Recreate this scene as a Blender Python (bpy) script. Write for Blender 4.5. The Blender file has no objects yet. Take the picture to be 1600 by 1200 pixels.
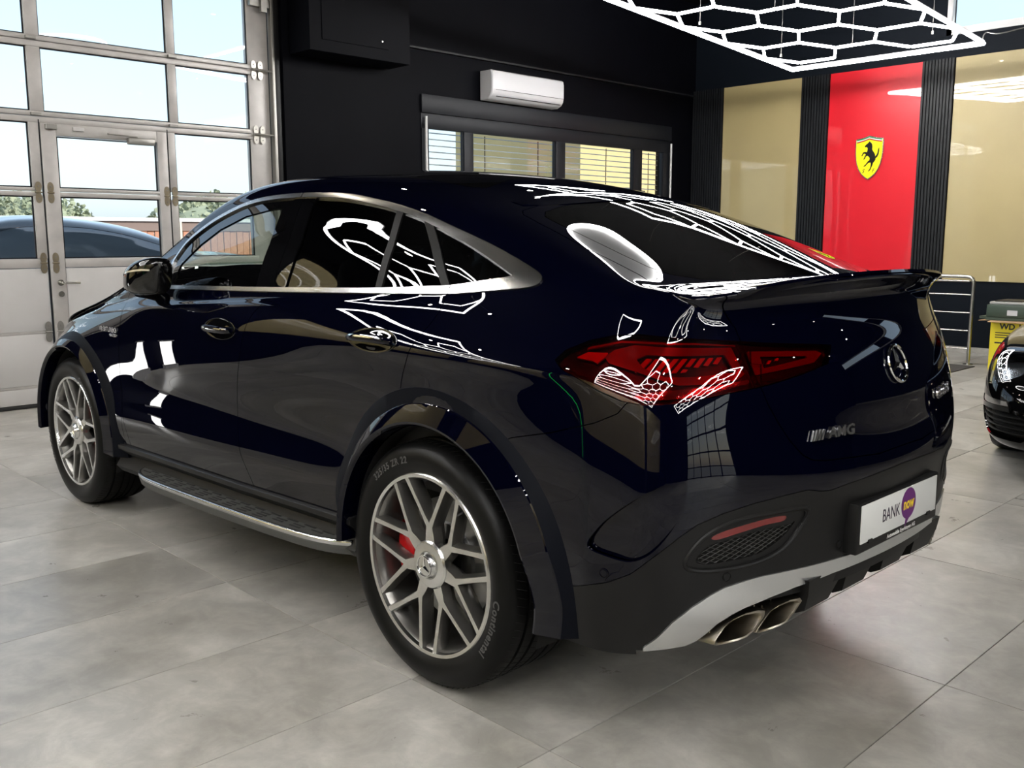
import bpy, bmesh, math, random
import numpy as np
from mathutils import Vector, Matrix

random.seed(7)
SC = bpy.context.scene
COL = SC.collection

# ---------------------------------------------------------------- camera
def make_camera():
    f, cx, cy, cz, yaw, pit, rol = (1486.19, -2.2152, 2.7523, 1.3989, -.7747, .1520, -.0011)
    F = Vector((math.cos(yaw) * math.cos(pit), math.sin(yaw) * math.cos(pit), -math.sin(pit)))
    R = Vector((math.sin(yaw), -math.cos(yaw), 0)); U = R.cross(F)
    Rr = R * math.cos(rol) + U * math.sin(rol); Ur = U * math.cos(rol) - R * math.sin(rol)
    cd = bpy.data.cameras.new('camera'); cam = bpy.data.objects.new('camera', cd); COL.objects.link(cam)
    m = Matrix((Rr, Ur, -F)).transposed().to_4x4(); m.translation = (cx, cy, cz)
    cam.matrix_world = m
    cd.sensor_width = 36; cd.lens = 36 * f / 1600; cd.clip_start = .05; cd.clip_end = 400
    SC.camera = cam
make_camera()
SC.view_settings.view_transform = 'Standard'; SC.view_settings.look = 'None'
SC.view_settings.gamma = 1; SC.view_settings.use_curve_mapping = False
SC.view_settings.exposure = 1.3

# ---------------------------------------------------------------- sky and sun
def make_world():
    w = bpy.data.worlds.new('sky'); SC.world = w; w.use_nodes = True
    nt = w.node_tree; nt.nodes.clear()
    out = nt.nodes.new('ShaderNodeOutputWorld'); bg = nt.nodes.new('ShaderNodeBackground')
    sky = nt.nodes.new('ShaderNodeTexSky'); sky.sky_type = 'NISHITA'
    sky.sun_elevation = math.radians(38); sky.sun_rotation = math.radians(250); sky.sun_disc = False
    sky.air_density = 1.2; sky.dust_density = 2.0; sky.ozone_density = 1.5
    hz = nt.nodes.new('ShaderNodeMix'); hz.data_type = 'RGBA'; hz.inputs[0].default_value = .55     # thin bright haze all over the sky
    hz.inputs[7].default_value = (3.0, 3.7, 4.4, 1)
    nt.links.new(sky.outputs[0], hz.inputs[6]); nt.links.new(hz.outputs[2], bg.inputs[0]); bg.inputs[1].default_value = .13
    nt.links.new(bg.outputs[0], out.inputs[0])
    sd = bpy.data.lights.new('sun', 'SUN'); sd.energy = 2.2; sd.angle = math.radians(.6); sd.color = (1, .95, .86)
    so = bpy.data.objects.new('sun', sd); COL.objects.link(so)
    so.rotation_euler = (math.radians(55), 0, math.radians(-70)); so['kind'] = 'structure'
make_world()
# ---------------------------------------------------------------- helpers
MATS = {}
def mat(name, color=(.5, .5, .5), rough=.5, metal=0., coat=0., emit=None, estr=1., alpha=1., ior=1.5, spec=.5, coat_rough=.03, bump=None, noise=None, coat_ior=1.5):
    if name in MATS: return MATS[name]
    m = bpy.data.materials.new(name); m.use_nodes = True; nt = m.node_tree
    b = nt.nodes['Principled BSDF']
    b.inputs['Base Color'].default_value = (*color, 1); b.inputs['Roughness'].default_value = rough
    b.inputs['Metallic'].default_value = metal; b.inputs['Coat Weight'].default_value = coat
    b.inputs['Coat Roughness'].default_value = coat_rough; b.inputs['Coat IOR'].default_value = coat_ior; b.inputs['IOR'].default_value = ior
    b.inputs['Specular IOR Level'].default_value = spec; b.inputs['Alpha'].default_value = alpha
    if emit:
        b.inputs['Emission Color'].default_value = (*emit, 1); b.inputs['Emission Strength'].default_value = estr
    if noise:      # (scale, colour b, low, high, roughness spread)
        sc, cb, lo, hi = noise[:4]
        tc = nt.nodes.new('ShaderNodeTexCoord'); n = nt.nodes.new('ShaderNodeTexNoise')
        n.inputs['Scale'].default_value = sc; n.inputs['Detail'].default_value = 6
        nt.links.new(tc.outputs['Object'], n.inputs['Vector'])
        r = nt.nodes.new('ShaderNodeMapRange'); r.inputs[1].default_value = lo; r.inputs[2].default_value = hi
        nt.links.new(n.outputs[0], r.inputs[0])
        mx = nt.nodes.new('ShaderNodeMix'); mx.data_type = 'RGBA'
        mx.inputs[6].default_value = (*color, 1); mx.inputs[7].default_value = (*cb, 1)
        nt.links.new(r.outputs[0], mx.inputs[0]); nt.links.new(mx.outputs[2], b.inputs['Base Color'])
    if bump:       # (scale, strength, distance)
        tc = nt.nodes.new('ShaderNodeTexCoord'); n = nt.nodes.new('ShaderNodeTexNoise')
        n.inputs['Scale'].default_value = bump[0]; n.inputs['Detail'].default_value = 3
        bp = nt.nodes.new('ShaderNodeBump'); bp.inputs['Strength'].default_value = bump[1]; bp.inputs['Distance'].default_value = bump[2]
        nt.links.new(tc.outputs['Object'], n.inputs['Vector']); nt.links.new(n.outputs[0], bp.inputs['Height'])
        nt.links.new(bp.outputs[0], b.inputs['Normal'])
    MATS[name] = m
    return m

def glass_mat(name, tint=(1, 1, 1), refl=1., ior=1.45, rough=0.):
    """thin pane: tinted transparency mixed with a mirror reflection by Fresnel"""
    if name in MATS: return MATS[name]
    m = bpy.data.materials.new(name); m.use_nodes = True; nt = m.node_tree; nt.nodes.clear()
    out = nt.nodes.new('ShaderNodeOutputMaterial'); t = nt.nodes.new('ShaderNodeBsdfTransparent')
    g = nt.nodes.new('ShaderNodeBsdfGlossy'); g.inputs['Roughness'].default_value = rough
    t.inputs[0].default_value = (*tint, 1); g.inputs[0].default_value = (refl, refl, refl, 1)
    fr = nt.nodes.new('ShaderNodeFresnel')
    ge = nt.nodes.new('ShaderNodeNewGeometry'); mi = nt.nodes.new('ShaderNodeMix'); mi.inputs[2].default_value = ior; mi.inputs[3].default_value = 1 / ior
    nt.links.new(ge.outputs['Backfacing'], mi.inputs[0]); nt.links.new(mi.outputs[0], fr.inputs[0])
    mx = nt.nodes.new('ShaderNodeMixShader')
    nt.links.new(fr.outputs[0], mx.inputs[0]); nt.links.new(t.outputs[0], mx.inputs[1]); nt.links.new(g.outputs[0], mx.inputs[2])
    nt.links.new(mx.outputs[0], out.inputs[0])
    MATS[name] = m
    return m

def link(o, parent=None):
    COL.objects.link(o)
    if parent is not None: o.parent = parent
    return o

def mesh_obj(name, verts, faces, material=None, parent=None, smooth=False, normals=None, sharp=None):
    me = bpy.data.meshes.new(name)
    me.from_pydata([tuple(map(float, v)) for v in verts], [], [tuple(map(int, f)) for f in faces])
    if material is not None: me.materials.append(material)
    if smooth: me.shade_smooth()
    me.update()
    if sharp is not None: me.set_sharp_from_angle(angle=math.radians(sharp))
    if normals is not None:
        me.normals_split_custom_set_from_vertices([tuple(map(float, n)) for n in normals])
    return link(bpy.data.objects.new(name, me), parent)

def tag(o, label=None, category=None, group=None, kind=None):
    if label: o['label'] = label
    if category: o['category'] = category
    if group: o['group'] = group
    if kind: o['kind'] = kind
    return o

def empty(name, loc=(0, 0, 0), rz=0., label=None, category=None, group=None, kind=None, parent=None):
    o = bpy.data.objects.new(name, None); o.empty_display_size = .1
    o.location = loc; o.rotation_euler = (0, 0, rz); link(o, parent)
    return tag(o, label, category, group, kind)

class MB:
    """collects shapes, then builds them as one mesh object"""
    def __init__(s): s.v = []; s.f = []
    def add(s, v, f):
        n = len(s.v); s.v += [tuple(p) for p in v]; s.f += [tuple(i + n for i in q) for q in f]; return s
    def box(s, a, b, bev=0.):
        (x0, y0, z0), (x1, y1, z1) = a, b
        x0, x1 = min(x0, x1), max(x0, x1); y0, y1 = min(y0, y1), max(y0, y1); z0, z1 = min(z0, z1), max(z0, z1)
        if bev <= 0:
            v = [(x, y, z) for z in (z0, z1) for x, y in ((x0, y0), (x1, y0), (x1, y1), (x0, y1))]
            return s.add(v, [(3, 2, 1, 0), (4, 5, 6, 7), (0, 1, 5, 4), (1, 2, 6, 5), (2, 3, 7, 6), (3, 0, 4, 7)])
        bm = bmesh.new(); bmesh.ops.create_cube(bm, size=1)
        bmesh.ops.scale(bm, vec=(x1 - x0, y1 - y0, z1 - z0), verts=bm.verts)
        bmesh.ops.translate(bm, vec=((x0 + x1) / 2, (y0 + y1) / 2, (z0 + z1) / 2), verts=bm.verts)
        bmesh.ops.bevel(bm, geom=bm.edges[:], offset=bev, segments=2, profile=.5, affect='EDGES')
        bm.verts.index_update()
        s.add([v.co[:] for v in bm.verts], [[v.index for v in f.verts] for f in bm.faces]); bm.free(); return s
    def tube(s, pts, r, n=10, caps=True, closed=False):
        pts = [Vector(p) for p in pts]; m = len(pts); rs = r if isinstance(r, (list, tuple)) else [r] * m
        rings = []; up = None
        for i, p in enumerate(pts):
            a = pts[(i - 1) % m] if (i > 0 or closed) else p; b = pts[(i + 1) % m] if (i < m - 1 or closed) else p
            t = (b - a).normalized()
            if up is None:
                up = Vector((0, 0, 1)) if abs(t.z) < .9 else Vector((1, 0, 0))
            u = (up - t * up.dot(t)).normalized(); w = t.cross(u); up = u
            rings.append([p + (u * math.cos(2 * math.pi * k / n) + w * math.sin(2 * math.pi * k / n)) * rs[i] for k in range(n)])
        v = [q for ring in rings for q in ring]; f = []
        for i in range(m if closed else m - 1):
            j = (i + 1) % m
            for k in range(n):
                f.append((i * n + k, i * n + (k + 1) % n, j * n + (k + 1) % n, j * n + k))
        if caps and not closed:
            f.append(tuple(range(n))[::-1]); f.append(tuple((m - 1) * n + k for k in range(n)))
        return s.add(v, f)
    def prism(s, poly, frame, depth):
        """poly in 2D, frame = (origin, u, v); extruded by the vector depth"""
        o, u, w = map(Vector, frame); d = Vector(depth); n = len(poly)
        base = [o + u * a + w * b for a, b in poly]
        return s.add([p[:] for p in base] + [(p + d)[:] for p in base],
                     [tuple(range(n))[::-1], tuple(range(n, 2 * n))] + [(i, (i + 1) % n, n + (i + 1) % n, n + i) for i in range(n)])
    def lathe(s, prof, centre, axis='y', n=48, closed_prof=False, a0=0., a1=2 * math.pi):
        """prof: (radius, along-axis) pairs turned about an axis through centre"""
        cx, cy, cz = centre; full = abs(a1 - a0 - 2 * math.pi) < 1e-6; cnt = n if full else n + 1
        v = []; m = len(prof)
        for k in range(cnt):
            a = a0 + (a1 - a0) * k / n
            for r, t in prof:
                if axis == 'y': v.append((cx + r * math.cos(a), cy + t, cz + r * math.sin(a)))
                elif axis == 'x': v.append((cx + t, cy + r * math.cos(a), cz + r * math.sin(a)))
                else: v.append((cx + r * math.cos(a), cy + r * math.sin(a), cz + t))
        f = []
        for k in range(n):
            k2 = (k + 1) % cnt
            for i in range(m if closed_prof else m - 1):
                j = (i + 1) % m
                f.append((k * m + i, k * m + j, k2 * m + j, k2 * m + i))
        return s.add(v, f)
    def build(s, name, material=None, parent=None, smooth=False, sharp=35):
        o = mesh_obj(name, s.v, s.f, material, parent, smooth)
        bm = bmesh.new(); bm.from_mesh(o.data); bmesh.ops.recalc_face_normals(bm, faces=bm.faces); bm.to_mesh(o.data); bm.free()
        if smooth and sharp: o.data.set_sharp_from_angle(angle=math.radians(sharp))
        return o

def text_obj(name, body, size, material, parent=None, extrude=.001, frame=None, align='CENTER', shear=0., spacing=1., sx=1., bold=0.):
    """lettering turned into a mesh; frame = (origin, right, up)"""
    cu = bpy.data.curves.new(name, 'FONT'); cu.body = body; cu.size = size; cu.extrude = extrude
    cu.align_x = align; cu.align_y = 'CENTER'; cu.shear = shear; cu.space_character = spacing; cu.resolution_u = 3
    cu.offset = bold
    tmp = bpy.data.objects.new(name, cu); COL.objects.link(tmp)
    dg = bpy.context.evaluated_depsgraph_get(); me = bpy.data.meshes.new_from_object(tmp.evaluated_get(dg))
    bpy.data.objects.remove(tmp)
    me.materials.clear()
    if material is not None: me.materials.append(material)
    o = link(bpy.data.objects.new(name, me), parent)
    if frame:
        p, r, u = map(Vector, frame); r = r.normalized(); u = (u - r * u.dot(r)).normalized(); n = r.cross(u)
        M = Matrix((r * sx, u, n)).transposed().to_4x4(); M.translation = p
        me.transform(M)
    return o

def spl(pts, n=8, closed=False):
    """Catmull-Rom through the points"""
    P = [np.array(p, float) for p in pts]; m = len(P); out = []
    for i in range(m if closed else m - 1):
        a, b, c, d = (P[(i + k) % m] if closed else P[min(max(i + k, 0), m - 1)] for k in (-1, 0, 1, 2))
        for k in range(n):
            t = k / n
            out.append(.5 * ((2 * b) + (c - a) * t + (2 * a - 5 * b + 4 * c - d) * t * t + (3 * b - a - 3 * c + d) * t ** 3))
    if not closed: out.append(P[-1])
    return np.array(out)
# ---------------------------------------------------------------- car body surface
# control points: 0 = rear corner ... 13 = front corner; rows bottom -> roof rail
def _interp(xs, ys, x):
    return float(np.interp(x, xs, ys))

CX = [-.845, -.735, -.655, -.57, -.33, 0., .45, .95, 1.45, 1.82, 2.12, 2.5, 2.935, 3.30, 3.60]
EDGE = [(-.825, .69, 1.255), (-.705, .662, 1.262), (-.640, .648, 1.2725), (-.603, .633, 1.284), (-.33, .60, 1.392), (0., .60, 1.493),
        (.45, .615, 1.578), (.95, .63, 1.624), (1.45, .655, 1.610), (1.80, .70, 1.503), (2.08, .79, 1.305),
        (2.52, .86, 1.130), (2.935, .86, 1.035), (3.30, .80, .955), (3.62, .62, .860)]
# row: list of (x, z) knots and (x, y) knots
RZ = [
    ([-.8, 3.6], [.31, .27]),
    ([-.8, 3.6], [.40, .37]),
    ([-.8, 3.6], [.52, .47]),
    ([-.8, 3.6], [.62, .56]),
    ([-.8, -.3, 3.6], [.72, .73, .65]),
    ([-.8, -.3, 2.9, 3.6], [.84, .87, .79, .73]),
    ([-.8, -.3, .5, 2.9, 3.6], [.97, 1.02, 1.02, .89, .77]),
    ([-.8, -.5, .0, .95, 2.2, 2.9, 3.3, 3.6], [1.045, 1.072, 1.085, 1.095, 1.035, .945, .865, .80]),
    ([-.8, -.5, 0., .95, 2.2, 2.9, 3.3, 3.6], [1.10, 1.155, 1.172, 1.163, 1.09, .975, .890, .82]),
    ([-.8, -.5, 0., .95, 2.2, 2.9, 3.3, 3.6], [1.14, 1.225, 1.238, 1.20, 1.13, .995, .910, .83]),
    ([-.8, -.57, -.33, 0., .45, .95, 1.45, 1.82, 2.12, 2.5, 3.0, 3.6], [1.18, 1.248, 1.285, 1.32, 1.335, 1.335, 1.305, 1.265, 1.195, 1.095, 1.00, .838]),
    ([-.8, -.57, -.33, 0., .45, .95, 1.45, 1.82, 2.12, 2.5, 3.0, 3.6], [1.208, 1.268, 1.325, 1.392, 1.445, 1.46, 1.43, 1.36, 1.24, 1.11, 1.01, .845]),
    ([-.8, -.57, -.33, 0., .45, .95, 1.45, 1.82, 2.12, 2.5, 3.0, 3.6], [1.233, 1.286, 1.362, 1.45, 1.525, 1.55, 1.525, 1.435, 1.29, 1.122, 1.018, .852]),
]
RY = [
    ([-.845, -.735, -.57, -.33, 0., 2.5, 2.935, 3.3, 3.6], [.78, .87, .91, .925, .93, .93, .925, .90, .69]),
    ([-.845, -.735, -.57, -.33, 0., .45, 2.5, 2.935, 3.3, 3.6], [.83, .90, .935, .950, .95, .945, .945, .955, .93, .73]),
    ([-.845, -.735, -.57, -.33, 0., .45, 2.2, 2.935, 3.3, 3.6], [.85, .92, .95, .965, .97, .967, .965, .985, .970, .78]),
    ([-.845, -.735, -.57, -.33, 0., .45, 2.2, 2.935, 3.3, 3.6], [.862, .925, .955, .975, .98, .975, .97, .985, .970, .79]),
    ([-.845, -.735, -.57, -.33, 0., .45, 1.5, 2.2, 2.935, 3.3, 3.6], [.860, .922, .957, .978, .983, .962, .952, .955, .98, .965, .79]),
    ([-.845, -.735, -.57, -.33, 0., .45, 1.5, 2.2, 2.935, 3.3, 3.6], [.845, .912, .955, .980, .988, .970, .955, .957, .978, .935, .76]),
    ([-.845, -.735, -.57, -.33, 0., .45, 1.5, 2.2, 2.935, 3.3, 3.6], [.815, .890, .943, .979, .990, .978, .962, .960, .965, .90, .72]),
    ([-.845, -.735, -.57, -.33, 0., .45, 1.5, 2.2, 2.935, 3.3, 3.6], [.783, .862, .928, .972, .986, .974, .955, .950, .930, .855, .675]),
    ([-.845, -.735, -.57, -.33, 0., .45, 1.5, 2.2, 2.935, 3.3, 3.6], [.755, .818, .870, .905, .924, .930, .932, .930, .915, .84, .66]),
    ([-.845, -.735, -.57, -.33, 0., .45, 1.5, 2.2, 2.935, 3.3, 3.6], [.733, .783, .828, .862, .883, .898, .905, .905, .90, .83, .65]),
    ([-.845, -.735, -.57, -.33, 0., .45, .95, 1.45, 1.82, 2.12, 2.5, 3.3, 3.6], [.717, .755, .794, .824, .840, .850, .856, .857, .865, .885, .893, .822, .64]),
    ([-.845, -.735, -.57, -.33, 0., .45, .95, 1.45, 1.82, 2.12, 2.5, 3.3, 3.6], [.705, .730, .756, .778, .785, .792, .793, .790, .81, .855, .885, .815, .633]),
    ([-.845, -.735, -.57, -.33, 0., .45, .95, 1.45, 1.82, 2.12, 2.5, 3.3, 3.6], [.697, .702, .708, .717, .726, .734, .738, .730, .765, .825, .875, .808, .626]),
]
# centre line of the roof side of the car for every column (x, z), then crown exponent
CEN = [(-.985, 1.296), (-.82, 1.2815), (-.745, 1.281), (-.712, 1.2905), (-.40, 1.413), (-.04, 1.548),
       (.42, 1.638), (.93, 1.684), (1.42, 1.672), (1.90, 1.535), (2.34, 1.300),
       (2.62, 1.190), (3.05, 1.130), (3.42, 1.055), (3.70, .930)]
# rear face, centre line x for every row (bottom -> below lip) with z
RCZ = [.31, .40, .50, .60, .69, .755, .84, .95, 1.04, 1.105, 1.16, 1.215, 1.262]
RCX = [-1.00, -1.03, -1.035, -1.035, -1.055, -1.062, -1.045, -1.038, -1.018, -.990, -.958, -.945, -.960]
FCZ = [.27, .36, .45, .53, .60, .66, .72, .76, .80, .83, .86, .89, .92]
FCX = [3.66, 3.76, 3.80, 3.81, 3.815, 3.82, 3.82, 3.815, 3.81, 3.805, 3.80, 3.785, 3.76]

def build_cage():
    verts = []; index = {}; target = []
    def V(key, p):
        if key not in index:
            index[key] = len(verts); verts.append(p)
        return index[key]
    NR = 13
    faces = []
    LAT = [1.0, .72, .38, 0.]          # lateral fractions of top/rear/front grids
    def side_pt(i, j):
        if j == NR: return EDGE[i]
        x = CX[i]
        # corners lean with the tail and nose
        if i == 0: x = [-.80,-.83,-.845,-.85,-.858,-.86,-.85,-.84,-.83,-.822,-.815,-.815,-.822][j]
        if i == 1: x = [-.72,-.73,-.735,-.74,-.745,-.748,-.742,-.735,-.73,-.728,-.727,-.728,-.732][j]
        if i == 14: x = [3.50,3.56,3.60,3.61,3.62,3.625,3.63,3.63,3.63,3.628,3.626,3.624,3.622][j]
        z = _interp(*RZ[j], CX[i]); y = _interp(*RY[j], CX[i])
        if i == 2:        # in-between column: cubic through its neighbours keeps the corner fair
            P = [side_pt(k, j) for k in (0, 1, 3, 4)]; y = z = 0.
            for a in range(4):
                w = 1.
                for b in range(4):
                    if b != a: w *= (x - P[b][0]) / (P[a][0] - P[b][0])
                y += w * P[a][1]; z += w * P[a][2]
        return (x, y, z)
    for sgn in (1, -1):
        def key_side(i, j): return ('S', sgn, i, j)
        for i in range(15):
            for j in range(NR + 1):
                x, y, z = side_pt(i, j); V(key_side(i, j), (x, y * sgn, z))
        def key_top(i, k):
            if k == 0: return key_side(i, NR)
            if k == 3: return ('T', i)
            return ('T', sgn, i, k)
        for i in range(15):
            ex, ey, ez = EDGE[i]; cx, cz = CEN[i]
            for k in range(1, 4):
                l = LAT[k]
                w = 1 - l ** 2
                wz = 1 - l ** 2.1
                V(key_top(i, k), (ex + (cx - ex) * w, ey * l * sgn, ez + (cz - ez) * wz))
        def key_rear(j, k):
            if j == NR: return key_top(0, k)
            if k == 0: return key_side(0, j)
            if k == 3: return ('R', j)
            return ('R', sgn, j, k)
        def key_front(j, k):
            if j == NR: return key_top(14, k)
            if k == 0: return key_side(14, j)
            if k == 3: return ('F', j)
            return ('F', sgn, j, k)
        for j in range(NR):
            sx, sy, sz = side_pt(0, j)
            for k in range(1, 4):
                l = LAT[k]; w = 1 - l ** 2.3
                V(key_rear(j, k), (sx + (RCX[j] - sx) * w, sy * l * sgn, sz + (RCZ[j] - sz) * (1 - l ** 2)))
            sx, sy, sz = side_pt(14, j)
            for k in range(1, 4):
                l = LAT[k]; w = 1 - l ** 2.2
                V(key_front(j, k), (sx + (FCX[j] - sx) * w, sy * l * sgn, sz + (FCZ[j] - sz) * (1 - l ** 2)))
        def quad(a, b, c, d):
            f = [index[a], index[b], index[c], index[d]]
            if sgn < 0: f.reverse()
            faces.append(f)
        for i in range(14):
            for j in range(NR):
                quad(key_side(i, j + 1), key_side(i + 1, j + 1), key_side(i + 1, j), key_side(i, j))
        for i in range(14):
            for k in range(3):
                quad(key_top(i, k + 1), key_top(i + 1, k + 1), key_top(i + 1, k), key_top(i, k))
        for j in range(NR):
            for k in range(3):
                quad(key_rear(j, k), key_rear(j, k + 1), key_rear(j + 1, k + 1), key_rear(j + 1, k))
                quad(key_front(j + 1, k), key_front(j + 1, k + 1), key_front(j, k + 1), key_front(j, k))
    return np.array(verts, float), np.array(faces, int)

def _edges(F):
    e = np.concatenate([F[:, [0, 1]], F[:, [1, 2]], F[:, [2, 3]], F[:, [3, 0]]])
    e.sort(axis=1)
    u, inv, cnt = np.unique(e, axis=0, return_inverse=True, return_counts=True)
    return u, inv.reshape(-1).reshape(4, len(F)).T, cnt

def catmull(Vv, F):
    n = len(Vv); fp = Vv[F].mean(1)
    u, fe, cnt = _edges(F)
    mid = Vv[u].mean(1)
    ep = np.zeros((len(u), 3))
    for k in range(4): np.add.at(ep, fe[:, k], fp)
    bnd = cnt == 1
    ep = np.where(bnd[:, None], mid, (Vv[u].sum(1) + ep) / 4)
    val = np.zeros(n); Q = np.zeros((n, 3)); Rr = np.zeros((n, 3)); nf = np.zeros(n)
    for k in range(4):
        np.add.at(Q, F[:, k], fp); np.add.at(nf, F[:, k], 1)
    for k in range(2):
        np.add.at(Rr, u[:, k], mid); np.add.at(val, u[:, k], 1)
    nv = (Q / nf[:, None] + 2 * Rr / val[:, None] + (val - 3)[:, None] * Vv) / val[:, None]
    bv = np.zeros(n, bool); bs = np.zeros((n, 3))
    for k in range(2):
        bv[u[bnd][:, k]] = True; np.add.at(bs, u[bnd][:, k], Vv[u[bnd][:, 1 - k]])
    nv[bv] = (6 * Vv[bv] + bs[bv]) / 8
    NV = np.concatenate([nv, ep, fp])
    E0 = n; F0 = n + len(u); ids = np.arange(len(F))
    out = []
    for k in range(4):
        out.append(np.stack([F[:, k], E0 + fe[:, k], F0 + ids, E0 + fe[:, (k - 1) % 4]], 1))
    return NV, np.concatenate(out)

def limit_pos(Vv, F):
    n = len(Vv); u, fe, cnt = _edges(F)
    bnd = cnt == 1
    val = np.zeros(n); es = np.zeros((n, 3)); fs = np.zeros((n, 3))
    for k in range(2):
        np.add.at(es, u[:, k], Vv[u[:, 1 - k]]); np.add.at(val, u[:, k], 1)
    for k in range(4): np.add.at(fs, F[:, k], Vv[F[:, (k + 2) % 4]])
    L = (val[:, None] ** 2 * Vv + 4 * es + fs) / (val * (val + 5))[:, None]
    bs = np.zeros((n, 3)); bv = np.zeros(n, bool)
    for k in range(2):
        bv[u[bnd][:, k]] = True; np.add.at(bs, u[bnd][:, k], Vv[u[bnd][:, 1 - k]])
    L[bv] = (4 * Vv[bv] + bs[bv]) / 6
    return L

def vnormals(Vv, F):
    a = Vv[F[:, 2]] - Vv[F[:, 0]]; b = Vv[F[:, 3]] - Vv[F[:, 1]]
    fn = np.cross(a, b); N = np.zeros_like(Vv)
    for k in range(F.shape[1]): np.add.at(N, F[:, k], fn)
    return N / (np.linalg.norm(N, axis=1)[:, None] + 1e-12)

def body_surface(levels=3):
    Vv, F = build_cage(); T = Vv.copy()
    for _ in range(6): Vv = Vv + .8 * (T - limit_pos(Vv, F))
    for _ in range(levels): Vv, F = catmull(Vv, F)
    Vv[np.abs(Vv[:, 1]) < 1e-7, 1] = 0
    N = vnormals(Vv, F)
    return Vv, F, N
# ---------------------------------------------------------------- cutting the surface into panels
class Piece:
    def __init__(s, V, N, Q, G=None): s.V = V; s.N = N; s.Q = Q; s.G = G or []
    def compact(s):
        used = np.zeros(len(s.V), bool)
        if len(s.Q): used[s.Q.ravel()] = True
        for g in s.G: used[list(g)] = True
        mp = -np.ones(len(s.V), int); mp[used] = np.arange(used.sum())
        return Piece(s.V[used], s.N[used], mp[s.Q] if len(s.Q) else s.Q, [tuple(mp[list(g)]) for g in s.G])

def sd_poly(P2, poly):
    """signed distance to a closed polygon, negative inside"""
    poly = np.asarray(poly, float); n = len(poly)
    d = np.full(len(P2), 1e9); inside = np.zeros(len(P2), bool)
    x, y = P2[:, 0], P2[:, 1]
    for i in range(n):
        a, b = poly[i], poly[(i + 1) % n]; e = b - a
        t = np.clip(((P2 - a) @ e) / max(e @ e, 1e-12), 0, 1)
        d = np.minimum(d, np.hypot(x - a[0] - t * e[0], y - a[1] - t * e[1]))
        c = ((a[1] <= y) & (b[1] > y)) | ((b[1] <= y) & (a[1] > y))
        with np.errstate(divide='ignore', invalid='ignore'):
            xi = a[0] + (y - a[1]) * e[0] / (e[1] if e[1] else 1e-12)
        inside ^= c & (x < xi)
    return np.where(inside, -d, d)

def poly_clip(idx, vals, sign, level, V, N, newV, newN, cache, base):
    """keep the part of polygon idx with sign*val < level"""
    out = []; m = len(idx)
    for k in range(m):
        a, b = idx[k], idx[(k + 1) % m]; fa = sign * vals[a] - level; fb = sign * vals[b] - level
        if fa <= 0: out.append(a)
        if (fa < 0) != (fb < 0) and fa != 0 and fb != 0:
            key = (min(a, b), max(a, b))
            if key not in cache:
                t = fa / (fa - fb)
                cache[key] = base + len(newV)
                newV.append(V[a] + t * (V[b] - V[a])); newN.append(N[a] + t * (N[b] - N[a]))
            out.append(cache[key])
    return out

def split(piece, fun, gap=.0016, refine=4):
    """-> (inside, outside); each set back from the line by gap"""
    V, N, Q, G = piece.V, piece.N, piece.Q, list(piece.G)
    fv = fun(V)
    if len(Q):
        fq = fv[Q]; allin = (fq < -gap).all(1); allout = (fq > gap).all(1); cross = ~(allin | allout)
        # faces whose corners lie on one side but within gap also count as crossing
        Qi, Qo, Qc = Q[allin], Q[allout], Q[cross]
    else: Qi = Qo = Qc = Q
    if len(Qc):
        r = refine; t = np.linspace(0, 1, r + 1); base = len(V); addV = []; addN = []
        S, T = np.meshgrid(t, t, indexing='ij')
        w = np.stack([(1 - S) * (1 - T), S * (1 - T), S * T, (1 - S) * T], -1).reshape(-1, 4)
        PV = np.einsum('kc,qcd->qkd', w, V[Qc]); PN = np.einsum('kc,qcd->qkd', w, N[Qc])
        k = (r + 1) ** 2
        cells = np.array([(i * (r + 1) + j, (i + 1) * (r + 1) + j, (i + 1) * (r + 1) + j + 1, i * (r + 1) + j + 1) for i in range(r) for j in range(r)])
        sub = base + cells[None] + (np.arange(len(Qc)) * k)[:, None, None]
        V = np.concatenate([V, PV.reshape(-1, 3)]); nn = PN.reshape(-1, 3)
        N = np.concatenate([N, nn / (np.linalg.norm(nn, axis=1)[:, None] + 1e-12)])
        sub = sub.reshape(-1, 4)
        fv = np.concatenate([fv, fun(V[base:])]); fs = fv[sub]
        ai = (fs < -gap).all(1); ao = (fs > gap).all(1)
        Qi = np.concatenate([Qi, sub[ai]]); Qo = np.concatenate([Qo, sub[ao]])
        polys = [tuple(q) for q in sub[~(ai | ao)]]
    else: polys = []
    Gi, Go = [], []
    for g in G: polys.append(tuple(g))
    nV, nN = [], []; base = len(V); ci, co = {}, {}
    for g in polys:
        vals = fv
        a = poly_clip(g, vals, 1, -gap, V, N, nV, nN, ci, base)
        if len(a) >= 3: Gi.append(tuple(a))
        b = poly_clip(g, vals, -1, -gap, V, N, nV, nN, co, base)
        if len(b) >= 3: Go.append(tuple(b))
    if nV:
        V = np.concatenate([V, np.array(nV)]); nn = np.array(nN)
        N = np.concatenate([N, nn / (np.linalg.norm(nn, axis=1)[:, None] + 1e-12)])
    return Piece(V, N, Qi, Gi).compact(), Piece(V, N, Qo, Go).compact()

def weld(V, faces, tol=2e-5):
    key = np.round(V / tol).astype(np.int64)
    _, first, inv = np.unique(key, axis=0, return_index=True, return_inverse=True)
    inv = inv.reshape(-1); out = []
    for f in faces:
        g = []
        for i in f:
            j = inv[i]
            if not g or g[-1] != j: g.append(j)
        if len(g) > 1 and g[0] == g[-1]: g.pop()
        if len(g) >= 3 and len(set(g)) == len(g): out.append(g)
    return first, out

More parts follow.
